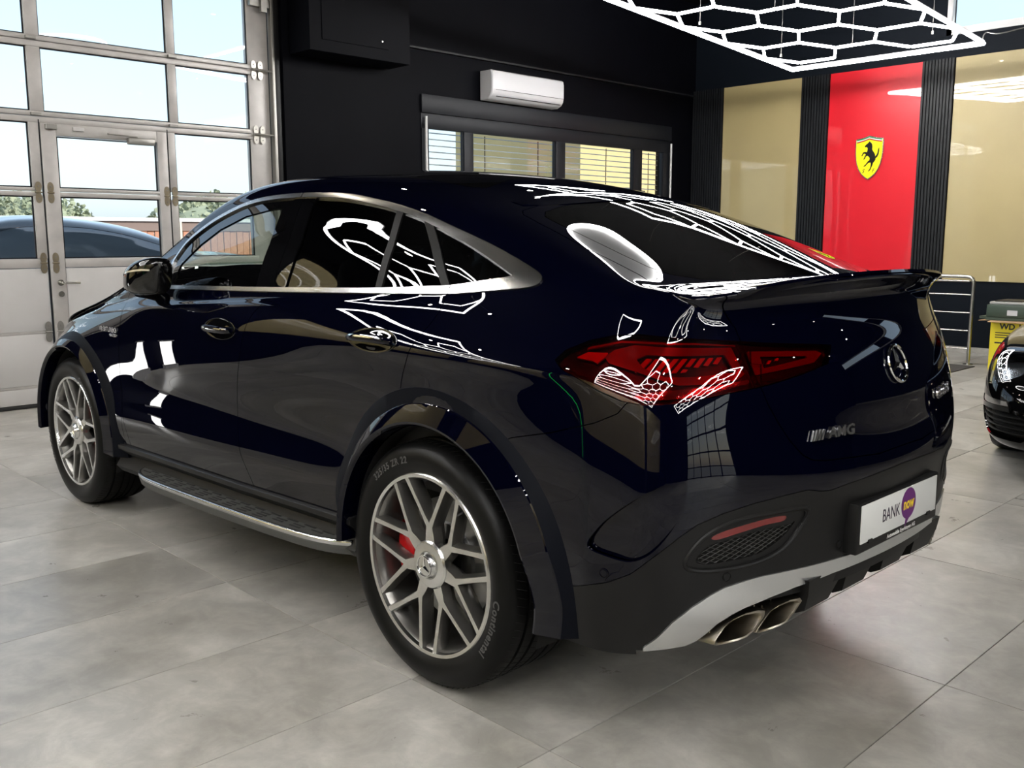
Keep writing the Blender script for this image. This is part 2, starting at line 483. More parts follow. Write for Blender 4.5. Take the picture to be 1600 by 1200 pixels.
def emit_piece(name, piece, material, parent, offset=0., rim=.012, extra=None):
    """turn a piece into an object, with its edges folded inward"""
    if extra is not None:
        pieces = [piece] + extra
        V = np.concatenate([p.V for p in pieces]); N = np.concatenate([p.N for p in pieces]); fs = []; b = 0
        for p in pieces:
            fs += [tuple(int(i) + b for i in q) for q in p.Q] + [tuple(int(i) + b for i in g) for g in p.G]; b += len(p.V)
    else:
        V, N = piece.V, piece.N; fs = [tuple(q) for q in piece.Q.tolist()] + [tuple(map(int, g)) for g in piece.G]
    if not fs: return None
    first, fs = weld(V, fs); V = V[first]; N = N[first]
    V = V + N * (offset(V, N)[:, None] if callable(offset) else offset)
    vs = [V]; ns = [N]; nfaces = [list(f) for f in fs]
    if rim:
        cnt = {}
        for f in fs:
            for k in range(len(f)):
                a, b = f[k], f[(k + 1) % len(f)]; cnt[(a, b)] = cnt.get((a, b), 0) + 1
        be = [(a, b) for (a, b) in cnt if (b, a) not in cnt and not (abs(V[a][1]) < 1e-6 and abs(V[b][1]) < 1e-6)]
        base = len(V); rv = []; rn = []
        for a, b in be:
            e = V[b] - V[a]; o = np.cross(e, N[a]); L = np.linalg.norm(o)
            if L < 1e-9: continue
            o = o / L; k = base + len(rv)
            rv += [V[a], V[b], V[b] - N[b] * rim, V[a] - N[a] * rim]; rn += [o] * 4
            nfaces.append([k + 1, k, k + 3, k + 2])
        if rv: vs.append(np.array(rv)); ns.append(np.array(rn))
    return mesh_obj(name, np.concatenate(vs), nfaces, material, parent, smooth=True, normals=np.concatenate(ns))

# coordinates in which the cutting lines are drawn (both sides of the car at once, by |y|)
def th_of(V): return np.degrees(np.arctan2(np.abs(V[:, 1]), -(V[:, 0] + .2)))
TS = 1 / 57.3      # one degree of the angle taken as this many metres
def side_region(poly, ymin=.3):
    poly = np.asarray(poly, float)
    def f(V):
        d = sd_poly(V[:, [0, 2]], poly); return np.where(np.abs(V[:, 1]) > ymin, d, np.maximum(d, .5))
    return f
def wrap_region(poly, xmax=.3):
    poly = np.asarray(poly, float) * [TS, 1]
    def f(V):
        d = sd_poly(np.stack([th_of(V) * TS, V[:, 2]], 1), poly); return np.where(V[:, 0] < xmax, d, np.maximum(d, .5))
    return f
def tail_region(poly, xmax=.25):
    """(x+z, |y|) plane: the tailgate from its foot over the lip and up the rear glass"""
    poly = np.asarray(poly, float)
    def f(V):
        d = sd_poly(np.stack([V[:, 0] + V[:, 2], np.abs(V[:, 1])], 1), poly); return np.where(V[:, 0] < xmax, d, np.maximum(d, .5))
    return f
def top_region(poly, zmin=.9):
    poly = np.asarray(poly, float)
    def f(V):
        d = sd_poly(np.stack([V[:, 0], np.abs(V[:, 1])], 1), poly); return np.where(V[:, 2] > zmin, d, np.maximum(d, .5))
    return f
def pair(piece):
    """split a symmetric piece at y = 0 into its left and right halves"""
    l = Piece(piece.V, piece.N, piece.Q[piece.V[piece.Q][:, :, 1].mean(1) > 0] if len(piece.Q) else piece.Q,
              [g for g in piece.G if piece.V[list(g)][:, 1].mean() > 0]).compact()
    r = Piece(piece.V, piece.N, piece.Q[piece.V[piece.Q][:, :, 1].mean(1) <= 0] if len(piece.Q) else piece.Q,
              [g for g in piece.G if piece.V[list(g)][:, 1].mean() <= 0]).compact()
    return l, r
# ---------------------------------------------------------------- the large car
M_PAINT = mat('midnight blue paint', (.0004, .0005, .0034), .45, .0, coat=1., coat_ior=1.40, coat_rough=.006, spec=.0, noise=(900, (.0005, .0008, .0056), .3, .8))
M_GBLACK = mat('gloss black', (.0015, .0015, .0018), .2, spec=0., coat=1., coat_rough=.01)
M_SBLACK = mat('satin black plastic', (.0070, .0070, .0073), .42, spec=.22, bump=(900, .25, .0004))
M_RUBBER = mat('black rubber', (.006, .006, .0065), .6)
M_TYRE = mat('tyre rubber', (.0030, .0030, .0031), .42, spec=.16, bump=(350, .2, .0006))
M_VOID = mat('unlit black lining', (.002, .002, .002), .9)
M_TRIM = mat('satin aluminium trim', (.60, .61, .62), .22, 1.)
M_SILVER = mat('silver painted plastic', (.66, .67, .68), .26, .85)
M_CHROME = mat('chrome', (.85, .86, .87), .04, 1.)
M_RIMFACE = mat('machined alloy face', (.62, .62, .61), .24, 1., bump=(60, .04, .0005))
M_RIMDARK = mat('dark grey alloy', (.17, .165, .155), .32, .85, coat=.4)
M_PIPE = mat('brushed warm steel', (.34, .31, .26), .30, 1., bump=(240, .2, .0006))
M_DISC = mat('brake disc steel', (.30, .30, .30), .35, 1.)
M_REDPAINT = mat('red caliper paint', (.45, .004, .006), .3, coat=.6)
M_TINT = glass_mat('dark tinted glass', (.03, .03, .032), .85, 1.5)
M_CLEARG = glass_mat('clear car glass', (.80, .87, .82), .9, 1.5)
M_LENS = glass_mat('red lamp lens', (.55, .06, .06), 1., 1.6)
M_LAMPBACK = mat('dark lamp housing', (.012, .001, .001), .25)
M_LAMPRED = mat('red lamp insert', (.24, .002, .003), .18, .1, coat=1.)
M_LAMPRIB = mat('bright red lamp rib', (.60, .008, .010), .2, coat=1.)
M_LAMPCLR = mat('clear lamp insert', (.40, .39, .38), .12, .8)
M_REFLECT = mat('red reflector', (.15, .002, .003), .25, coat=1.)
M_WHITE = mat('white plate', (.62, .63, .62), .35)
M_SEAT = mat('black seat leather', (.01, .01, .01), .45)

car = empty('car', (0, 0, 0), label='dark blue coupe-shaped SUV seen from its left rear, parked on the grey tiles', category='car')

WELLS = [((-.032, .400), .445), ((2.888, .397), .448)]       # wheel openings: centre x, z, radius
FLARE = [((-.072, .415), .500, (-.062, .42), .545), ((2.850, .39), .500, (2.835, .39), .548)]
# window line, from the mirror corner over the top to the rear tip and back
DLO_TOP = [(1.885, 1.195), (1.888, 1.262), (1.882, 1.325), (1.845, 1.392), (1.720, 1.462), (1.590, 1.509), (1.429, 1.548), (1.245, 1.566), (.995, 1.569),
           (.82, 1.563), (.70, 1.556), (.565, 1.539), (.397, 1.512), (.225, 1.475), (.060, 1.429), (-.055, 1.396), (-.162, 1.363), (-.262, 1.329)]
DLO_TIP = [(-.330, 1.304), (-.357, 1.290), (-.362, 1.275), (-.345, 1.264)]
DLO_BOT = [(-.30, 1.257), (-.173, 1.245), (-.036, 1.233), (.175, 1.226), (.45, 1.217), (.745, 1.208), (.993, 1.201), (1.381, 1.191), (1.80, 1.181), (1.865, 1.182)]
DLO = np.concatenate([spl(DLO_TOP + DLO_TIP + DLO_BOT, 5)])
LAMP_O = [(71.2, 1.082), (69.8, 1.108), (66.2, 1.134), (62.2, 1.149), (58.2, 1.152), (50.4, 1.145), (42.2, 1.134), (37.2, 1.126), (21.5, 1.108),
          (23.7, 1.062), (30.5, 1.041), (36.0, 1.026), (39.3, 1.018), (43.6, 1.011), (48.6, 1.000), (53.1, .991), (57.5, .986), (60.2, .992), (63.3, 1.012), (66.9, 1.041), (69.8, 1.061)]
GATE = [(-.262, 0), (-.262, .15), (-.240, .28), (-.214, .40), (-.194, .45), (-.168, .482), (-.108, .52), (-.036, .555), (.028, .581), (.098, .598), (.166, .608),
        (.235, .615), (.306, .618), (.36, .640), (.40, .660), (.50, .668), (.60, .660), (.734, .640), (.90, .640), (1.005, .644), (1.285, .622), (1.40, .606), (1.44, .58), (1.475, .45), (1.50, .2), (1.505, 0), (1.505, -.4), (-.262, -.4)]
GLASS = [(.560, 0), (.562, .20), (.575, .36), (.62, .475), (.699, .545), (.779, .568), (.90, .575), (1.079, .578), (1.25, .575), (1.335, .566), (1.385, .53), (1.42, .43), (1.445, .27), (1.462, 0), (1.462, -.3), (.56, -.3)]
BUMP_TOP = [(100, .80), (81, .842), (78.6, .861), (71.1, .892), (63.9, .932), (60.6, .960), (59.5, .985), (55, 1.03), (20, 1.03)]
BLK = [(81, .452), (75, .456), (72.5, .460), (66.6, .487), (61.4, .519), (58.2, .553), (55.2, .604), (51.9, .655), (49.3, .686), (45.6, .708), (40.4, .724), (34.6, .733), (30.3, .737), (27.5, .727), (25, .722), (19.4, .731), (10, .738), (0, .742)]
SILV_T = [(56.5, .338), (54.6, .372), (52.4, .422), (49.7, .461), (47, .488), (44.9, .503), (41, .512), (38.2, .515), (28.5, .512), (15.7, .508), (0, .506)]
SILV_B = [(56.5, .325), (50.3, .335), (48.6, .350), (47.0, .375), (45.5, .400), (43.5, .418), (41.3, .432), (36, .449), (31.3, .460), (21.5, .470), (10, .472), (0, .472)]
MIDSEAM = [(1.00, 1.30), (.985, 1.205), (.976, 1.158), (1.008, 1.121), (1.050, 1.059), (1.094, .970), (1.140, .841), (1.160, .710), (1.125, .594), (1.085, .522), (1.053, .452), (1.04, .38)]

def lampoly(p): return wrap_region(p)
def car_body():
    V, F, N = body_surface(3)
    skin = Piece(V, N, F)
    P = {}
    # wheel openings
    for (cx, cz), r in WELLS:
        poly = [(cx + r * math.cos(a), cz + r * math.sin(a)) for a in np.linspace(-.2, math.pi + .2, 50)]
        poly = [(cx + r * 1.0, .0)] + poly[6:-6] + [(cx - r * 1.0, .0)]
        _, skin = split(skin, side_region(poly), 0)
    # everything below the sill line between the wheels belongs to the cladding
    _, skin = split(skin, side_region([(.30, 0), (.30, .458), (.40, .455), (1.2, .435), (2.27, .418), (2.55, .415), (2.55, 0)]), 0)
    P['lamp'], skin = split(skin, wrap_region(LAMP_O), .0012)
    P['dlo'], skin = split(skin, side_region(DLO, .5), 0)
    P['gate'], skin = split(skin, tail_region(GATE), .0018)
    P['rear_glass'], P['gate'] = split(P['gate'], tail_region(GLASS), .0015)
    bump = BUMP_TOP + [(0, 1.03), (-30, 1.03), (-30, .1), (100, .1)]
    P['bumper'], skin = split(skin, wrap_region(bump), .0014)
    blk = [(100, .452)] + BLK + [(-30, .742), (-30, .1), (100, .1)]
    crease = [(64.6, .606), (63.2, .657), (60.6, .707), (57.2, .757), (53.9, .792), (52.0, .775), (51.6, .724), (53.2, .664), (55.6, .612), (58.2, .586), (61.2, .588)]
    P['scoop'], P['bumper'] = split(P['bumper'], wrap_region(spl(crease, 4, True)), .0)
    P['valance'], P['bumper'] = split(P['bumper'], wrap_region(blk), .0012)
    silv = SILV_T + [(-30, .506), (-30, .472)] + SILV_B[::-1]
    P['strip'], P['valance'] = split(P['valance'], wrap_region(silv), .0008)
    below = SILV_B + [(-30, .472), (-30, .0), (57.5, .0), (57.5, .325)]
    P['undercut'], P['valance'] = split(P['valance'], wrap_region(below), .0)
    P['undercut'], _ = split(P['undercut'], wrap_region([(-100, .432), (100, .432), (100, .6), (-100, .6)]), .0)
    vent = [(50.6, .592), (48.0, .646), (43.5, .678), (36, .684), (30.0, .674), (33.0, .597), (38.4, .562), (45.1, .558), (49.2, .566)]
    P['vent'], P['valance'] = split(P['valance'], wrap_region(spl(vent, 5, True)), .0)
    recess = [(-22, .69), (20.5, .69), (19.5, .528), (-22, .528)]
    # doors
    ms = [tuple(p) for p in spl(MIDSEAM, 5)]
    front = [(2.262, 1.125), (2.250, 1.05), (2.249, .963), (2.268, .84), (2.272, .716), (2.245, .599), (2.215, .50), (2.20, .40)]
    fs = [tuple(p) for p in spl(front, 4)]
    P['front_door'], skin = split(skin, side_region(fs + [(2.2, .1), (1.0, .1)] + ms[::-1] + [(1.9, 1.30), (1.92, 1.2), (2.24, 1.165)], .5), .0017)
    rs = [tuple(p) for p in spl([(-.028, 1.30), (-.028, 1.199), (-.027, 1.173), (-.006, 1.12), (.030, 1.052), (.062, .991), (.080, .929), (.083, .899), (.083, .80)], 4)]
    P['rear_door'], skin = split(skin, side_region(ms + [(1.0, .1), (.2, .1), (.083, .7)] + rs[::-1], .5), .0017)
    # bonnet, windscreen, roof panel, front wing, front bumper
    P['bonnet'], skin = split(skin, top_region([(2.44, -.3), (2.42, .5), (2.36, .80), (2.60, .835), (3.0, .835), (3.35, .77), (3.55, .62), (3.66, .40), (3.69, 0), (3.69, -.3)], .85), .0018)
    P['windscreen'], skin = split(skin, top_region([(1.60, -.3), (1.60, .2), (1.57, .45), (1.60, .60), (1.86, .655), (2.09, .735), (2.23, .70), (2.36, .40), (2.42, 0), (2.42, -.3)], 1.1), .001)
    P['roof_glass'], skin = split(skin, top_region([(.34, -.3), (.325, .25), (.235, .48), (.30, .505), (1.50, .53), (1.53, .3), (1.54, 0), (1.54, -.3)], 1.3), .0015)
    P['wing'], skin = split(skin, side_region([(2.255, 0), (2.255, 1.5), (3.42, 1.5), (3.42, .60), (3.33, .5), (3.33, 0)], .5), .0015)
    P['nose'], skin = split(skin, side_region([(2.5, 0), (2.5, 2), (4.5, 2), (4.5, 0)], -1), .0015)
    for nm, key, m in (('rear_bumper', 'bumper', M_PAINT), ('bumper_valance', 'valance', M_SBLACK), ('tailgate', 'gate', M_PAINT),
                       ('rear_window', 'rear_glass', None), ('diffuser_strip', 'strip', M_SILVER), ('bonnet', 'bonnet', M_PAINT),
                       ('windscreen', 'windscreen', None), ('roof_panel', 'roof_glass', M_GBLACK), ('front_bumper', 'nose', M_PAINT)):
        off = .004 if key == 'strip' else 0
        if m is None: m = M_TINT if key == 'rear_glass' else M_CLEARG
        emit_piece(nm, P[key], m, car, off, rim=.014 if key == 'strip' else .010)
    emit_piece('body_shell', skin, M_PAINT, car, 0, rim=.010)
    for key, nm in (('front_door', 'front_door'), ('rear_door', 'rear_door'), ('wing', 'front_wing')):
        for h in pair(P[key]): emit_piece(nm, h, M_PAINT, car)
    return P
PANELS = car_body()
from mathutils.bvhtree import BVHTree
_Vb, _Fb, _Nb = body_surface(3)
BVH = BVHTree.FromPolygons([tuple(v) for v in _Vb.tolist()], _Fb.tolist())
def side_y(x, z, s=1):
    h = BVH.ray_cast(Vector((x, 3 * s, z)), Vector((0, -s, 0)))
    return abs(h[0].y) if h[0] is not None else .93
def rear_x(y, z):
    h = BVH.ray_cast(Vector((-3, y, z)), Vector((1, 0, 0)))
    return (h[0].x, h[1]) if h[0] is not None else (-.9, Vector((-1, 0, 0)))

def line_region(poly, ymin=.5): return side_region(poly, ymin)

# ---- side windows, pillars and their bright frame
M_SEAL = mat('matt black seal', (.003, .003, .0032), .5, spec=.15)
def windows():
    dlo = PANELS['dlo']
    lx = [-.35, -.25, 0., .3, 1.0, 2.0]; lw = [.040, .036, .024, .017, .0165, .016]
    def inner(V):
        d = sd_poly(V[:, [0, 2]], DLO); return np.where(np.abs(V[:, 1]) > .5, d + np.interp(V[:, 0], lx, lw), .5)
    core, frame = split(dlo, inner, 0)
    joints = [[(1.004, 1.7), (.996, 1.7), (.992, 1.5), (1.0, 1.5)], [(.255, 1.7), (.249, 1.7), (.243, 1.4), (.249, 1.4)],
              [(.980, 1.25), (.975, 1.25), (.975, 1.1), (.980, 1.1)], [(-.032, 1.26), (-.037, 1.26), (-.037, 1.1), (-.032, 1.1)]]
    for j in joints: _, frame = split(frame, side_region(j, .5), 0, refine=6)
    for h in pair(frame): emit_piece('window_trim', h, M_TRIM, car, .005, rim=.014)
    cuts = {
        'a': [(1.050, 1.60), (1.035, 1.381), (1.053, 1.208), (1.053, 1.1)],
        'b': [(.985, 1.60), (.941, 1.393), (.961, 1.211), (.965, 1.1)],
        'c': [(.895, 1.60), (.852, 1.382), (.873, 1.215), (.88, 1.1)],
        'd': [(.400, 1.60), (.345, 1.383), (.329, 1.235), (.325, 1.1)],
        'e': [(.365, 1.60), (.308, 1.375), (.294, 1.236), (.29, 1.1)],
        'f': [(.250, 1.60), (.236, 1.470), (.121, 1.364), (.001, 1.247), (-.04, 1.1)],
        'g': [(.195, 1.60), (.185, 1.459), (.079, 1.364), (-.038, 1.248), (-.07, 1.1)]}
    rest = core; out = {}
    for k in 'abcdefg':
        c = cuts[k]; poly = c + [(3.0, 1.0), (3.0, 1.7)]
        out[k], rest = split(rest, side_region(poly, .5), .001)
    out['h'] = rest
    # front glass: keep a black inner frame round it
    gl, fr = split(out['a'], lambda V: np.where(np.abs(V[:, 1]) > .5, sd_poly(V[:, [0, 2]], [(1.82, 1.205), (1.80, 1.29), (1.70, 1.375), (1.58, 1.44), (1.40, 1.492), (1.20, 1.515), (1.105, 1.518), (1.082, 1.38), (1.094, 1.205)]), .5), 0)
    for nm, p, m, off in (('front_window', gl, M_CLEARG, -.008), ('window_seal', fr, M_GBLACK, -.004), ('pillar_cover', out['b'], M_GBLACK, 0), ('pillar_cover', out['c'], M_GBLACK, 0),
                     ('rear_side_window', out['d'], M_TINT, -.006), ('window_divider', out['e'], M_SEAL, 0), ('fixed_side_window', out['f'], M_TINT, -.006),
                     ('window_divider', out['g'], M_SEAL, .001), ('quarter_window', out['h'], M_TINT, -.006)):
        for h in pair(p): emit_piece(nm, h, m, car, off, rim=.010 if m not in (M_TINT, M_CLEARG) else 0)
    # cabin lining behind the tinted glass, so no light leaks through from the far side
windows()

# ---- tail lamps
def lamps():
    lin, lout = split(PANELS['lamp'], tail_region(GATE), .0012)
    ring_o = [(63.4, 1.101), (62.0, 1.118), (59.1, 1.131), (43.6, 1.123), (41.6, 1.055), (42.8, 1.042), (46.8, 1.035), (52.2, 1.037), (58.0, 1.066), (62.6, 1.086)]
    ring_i = [(58.6, 1.098), (57.2, 1.109), (44.8, 1.106), (43.2, 1.061), (49.6, 1.056), (54.3, 1.057), (57.5, 1.078)]
    rev = [(58.5, 1.006), (57.0, 1.014), (54.2, 1.023), (46.8, 1.030), (40.9, 1.040), (41.2, 1.030), (46.8, 1.014), (51.1, 1.004), (57.5, .997)]
    blk = [(68.0, 1.095), (66.2, 1.110), (62.9, 1.110), (63.2, 1.100), (64.4, 1.084), (65.3, 1.090)]
    fil = [(69.6, 1.092), (66, 1.122), (61, 1.139), (50, 1.137), (43.0, 1.127), (42.9, 1.124), (50, 1.133), (61, 1.134), (66, 1.117)]
    in_o = [(40.6, 1.111), (25.4, 1.100), (24.0, 1.092), (26.5, 1.070), (39.6, 1.050), (40.2, 1.084)]
    in_i = [(38.4, 1.096), (28.2, 1.089), (27.9, 1.084), (37.9, 1.066)]
    def ribs(t0, t1, z0, z1, n, lean, w):
        return [[(t0 + (t1 - t0) * i / (n - 1) + w, z1), (t0 + (t1 - t0) * i / (n - 1), z1), (t0 + (t1 - t0) * i / (n - 1) - lean, z0), (t0 + (t1 - t0) * i / (n - 1) - lean + w, z0)] for i in range(n)]
    for nm, pc in (('tail_lamp', lout), ('tailgate_lamp', lin)):
        halves = pair(pc)
        for hi, h in enumerate(halves):
            lens = emit_piece(nm, h, M_LENS, car, 0, rim=.008)
            emit_piece('lamp_housing', h, M_LAMPBACK, lens, -.022, rim=0)
            def ins(name, poly, m, off, holes=None, rim=.006):
                a, _ = split(h, wrap_region(poly), 0, refine=6)
                if holes: _, a = split(a, wrap_region(holes), 0, refine=6)
                if len(a.Q) or a.G: emit_piece(name, a, m, lens, off, rim=rim)
            if nm == 'tail_lamp':
                ins('light_ring', ring_o, M_LAMPRED, -.010, ring_i); ins('reversing_lamp', rev, M_LAMPCLR, -.006)
                ins('light_block', blk, M_LAMPRIB, -.008); ins('light_line', fil, M_LAMPRED, -.006)
                for k, r in enumerate(ribs(56.3, 45.2, 1.068, 1.101, 9, -1.7, .85)):
                    ins('light_rib', [(a, b) for a, b in r], M_LAMPRIB, -.012)
            else:
                ins('light_ring', in_o, M_LAMPRED, -.010, in_i)
                for r in ribs(37.2, 31.5, 1.076, 1.090, 5, -.7, .6): ins('light_rib', r, M_LAMPRIB, -.012)
lamps()

# ---- wheel arch extensions and wheel housings
M_STEP = mat('dull dark blue step', (.0030, .0036, .0062), .5, spec=.06)
def arches():
    for s in (1, -1):
        for wi, (((ix, iz), ir), ((gx, gz), gr, (ox, oz), orr)) in enumerate(zip(WELLS, FLARE)):
            lip = 1.004 if wi == 0 else 1.0
            a0, a1 = (math.radians(-2), math.radians(190)) if wi == 0 else (math.radians(-4), math.radians(184))
            n = 72; V = []; F = []
            for k in range(n + 1):
                a = a0 + (a1 - a0) * k / n; c, sn = math.cos(a), math.sin(a)
                fade = min(1, max(0, (a1 - a) / .5)) if wi == 0 else 1
                pi_ = (ix + (ir - .004) * c, iz + (ir - .004) * sn)
                pg = (gx + gr * c, gz + gr * sn); po = (ox + orr * c, oz + orr * sn)
                yo = side_y(po[0], po[1]) - .003; yg = max(lip - .003, side_y(pg[0], pg[1]) + .004)
                yb = min(lip, max(side_y(*pg) + .004, .975))
                l2 = lip if wi else .955 + (lip - .955) * max(fade, .35)
                tl = .013; row = [(pi_[0], .90, pi_[1]), (pi_[0], l2 - .012, pi_[1]), (pi_[0] + .006 * c, l2 - .003, pi_[1] + .006 * sn), (pi_[0] + .014 * c, l2, pi_[1] + .014 * sn),
                       (pg[0] - .003 * c, l2 - tl, pg[1] - .003 * sn), (pg[0] + .001 * c, l2 - tl - .003, pg[1] + .001 * sn), (po[0] - .004 * c, yo + .004, po[1] - .004 * sn), (po[0], yo, po[1]), (po[0], yo - .02, po[1])]
                V += [(x, y * s, z) for x, y, z in row]
            m = len(row)
            for k in range(n):
                for i in range(m - 1): F.append((k * m + i, k * m + i + 1, (k + 1) * m + i + 1, (k + 1) * m + i))
            b = MB(); b.add(V, [f for q_, f in enumerate(F) if q_ % (m - 1) < 5])
            wa = b.build('wheel_arch', M_PAINT, car, smooth=True, sharp=24)
            b = MB(); b.add(V, [f for q_, f in enumerate(F) if q_ % (m - 1) >= 5])
            b.build('arch_step', M_STEP, wa, smooth=True, sharp=40)
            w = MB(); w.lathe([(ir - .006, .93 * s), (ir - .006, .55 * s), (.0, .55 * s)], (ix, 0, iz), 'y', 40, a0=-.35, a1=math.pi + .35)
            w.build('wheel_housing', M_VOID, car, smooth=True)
arches()

# ---- sills, running boards
def sills():
    for s in (1, -1):
        xs = np.linspace(.385, 2.40, 42); V = []; F = []
        for x in xs:
            zt = np.interp(x, [.385, 1.2, 2.40], [.462, .440, .420]); yb = side_y(x, zt + .02)
            e = min(1, (x - .385) / .10, (2.40 - x) / .25); e = max(e, 0) ** .5
            row = [(yb - .03, zt + .004), (yb + .003, zt + .002), (yb + .010, zt - .004), (yb + .010, zt - .022), (yb - .004, zt - .034), (yb - .030 - .012 * e, zt - .062), (yb - .028, zt - .088), (yb - .008, zt - .118), (yb - .035, zt - .15), (.80, zt - .165), (.60, zt - .165)]
            V += [(x, y * s, z) for y, z in row]
        m = len(row)
        for k in range(len(xs) - 1):
            for i in range(m - 1): F.append((k * m + i, k * m + i + 1, (k + 1) * m + i + 1, (k + 1) * m + i))
        F += [tuple(range(m)), tuple((len(xs) - 1) * m + i for i in range(m))]
        b = MB(); b.add(V, F); b.build('sill_cladding', M_SBLACK, car, smooth=True, sharp=40)
        # step board
        X = [.42, .455, .50, .58, .70, .90, 1.2, 1.5, 1.75, 1.90, 1.98, 2.04, 2.09, 2.12]
        Y = [.945, .966, .986, 1.006, 1.018, 1.028, 1.034, 1.036, 1.034, 1.026, 1.014, .998, .972, .945]
        P = spl(list(zip(X, Y)), 4); V = []; F = []; VT = []; FT = []
        zs = lambda x: .338 + .028 * (1.9 - x) / 1.3
        for x, yo in P:
            z = zs(x); yi = .895
            row = [(yi, z), (yo - .014, z)]
            V += [(x, y * s, zz) for y, zz in [(yi, z), (yo - .012, z), (yo - .004, z - .022), (yo - .012, z - .05), (yo - .06, z - .066), (yi, z - .06)]]
            VT += [(x, y * s, zz) for y, zz in [(yo - .014, z - .002), (yo - .014, z + .0025), (yo - .009, z + .0035), (yo - .001, z), (yo + .001, z - .010), (yo - .004, z - .018)]]
        for k in range(len(P) - 1):
            for i in range(5):
                F.append((k * 6 + i, k * 6 + i + 1, (k + 1) * 6 + i + 1, (k + 1) * 6 + i)); FT.append(F[-1])
        F.append(tuple(range(6))); F.append(tuple((len(P) - 1) * 6 + i for i in range(6)))
        b = MB(); b.add(V, F); rb = b.build('running_board', mat('grey-black step plastic', (.060, .061, .058), .5, spec=.3), car, smooth=True, sharp=35)
        b = MB(); b.add(VT, FT); b.build('edge_trim', M_TRIM, rb, smooth=True, sharp=60)
        # grip slots, sharing one mesh
        sl = MB(); sl.tube([(-.033, 0, 0), (.033, 0, 0)], .0045, 6); proto = None
        for ci in range(13):
            x0 = .565 + ci * .118
            yo = float(np.interp(x0, P[:, 0], P[:, 1])); yl = float(np.interp(x0 - .03, P[:, 0], P[:, 1])); yr = float(np.interp(x0 + .045, P[:, 0], P[:, 1]))
            lim = min(yo, yl, yr) - .026
            for r in range(6):
                y = .905 + .0185 * r
                if y > lim: break
                x = x0 + (.045 if (r // 3) % 2 else 0)
                if proto is None: proto = sl.build('grip_slot', M_RUBBER, rb); o = proto
                else: o = link(bpy.data.objects.new('grip_slot', proto.data), rb)
                o.location = (x, y * s, zs(x) + .0008); o.scale = (1.02, 1.2, .25); o.rotation_euler = (0, .0215, 0)
sills()

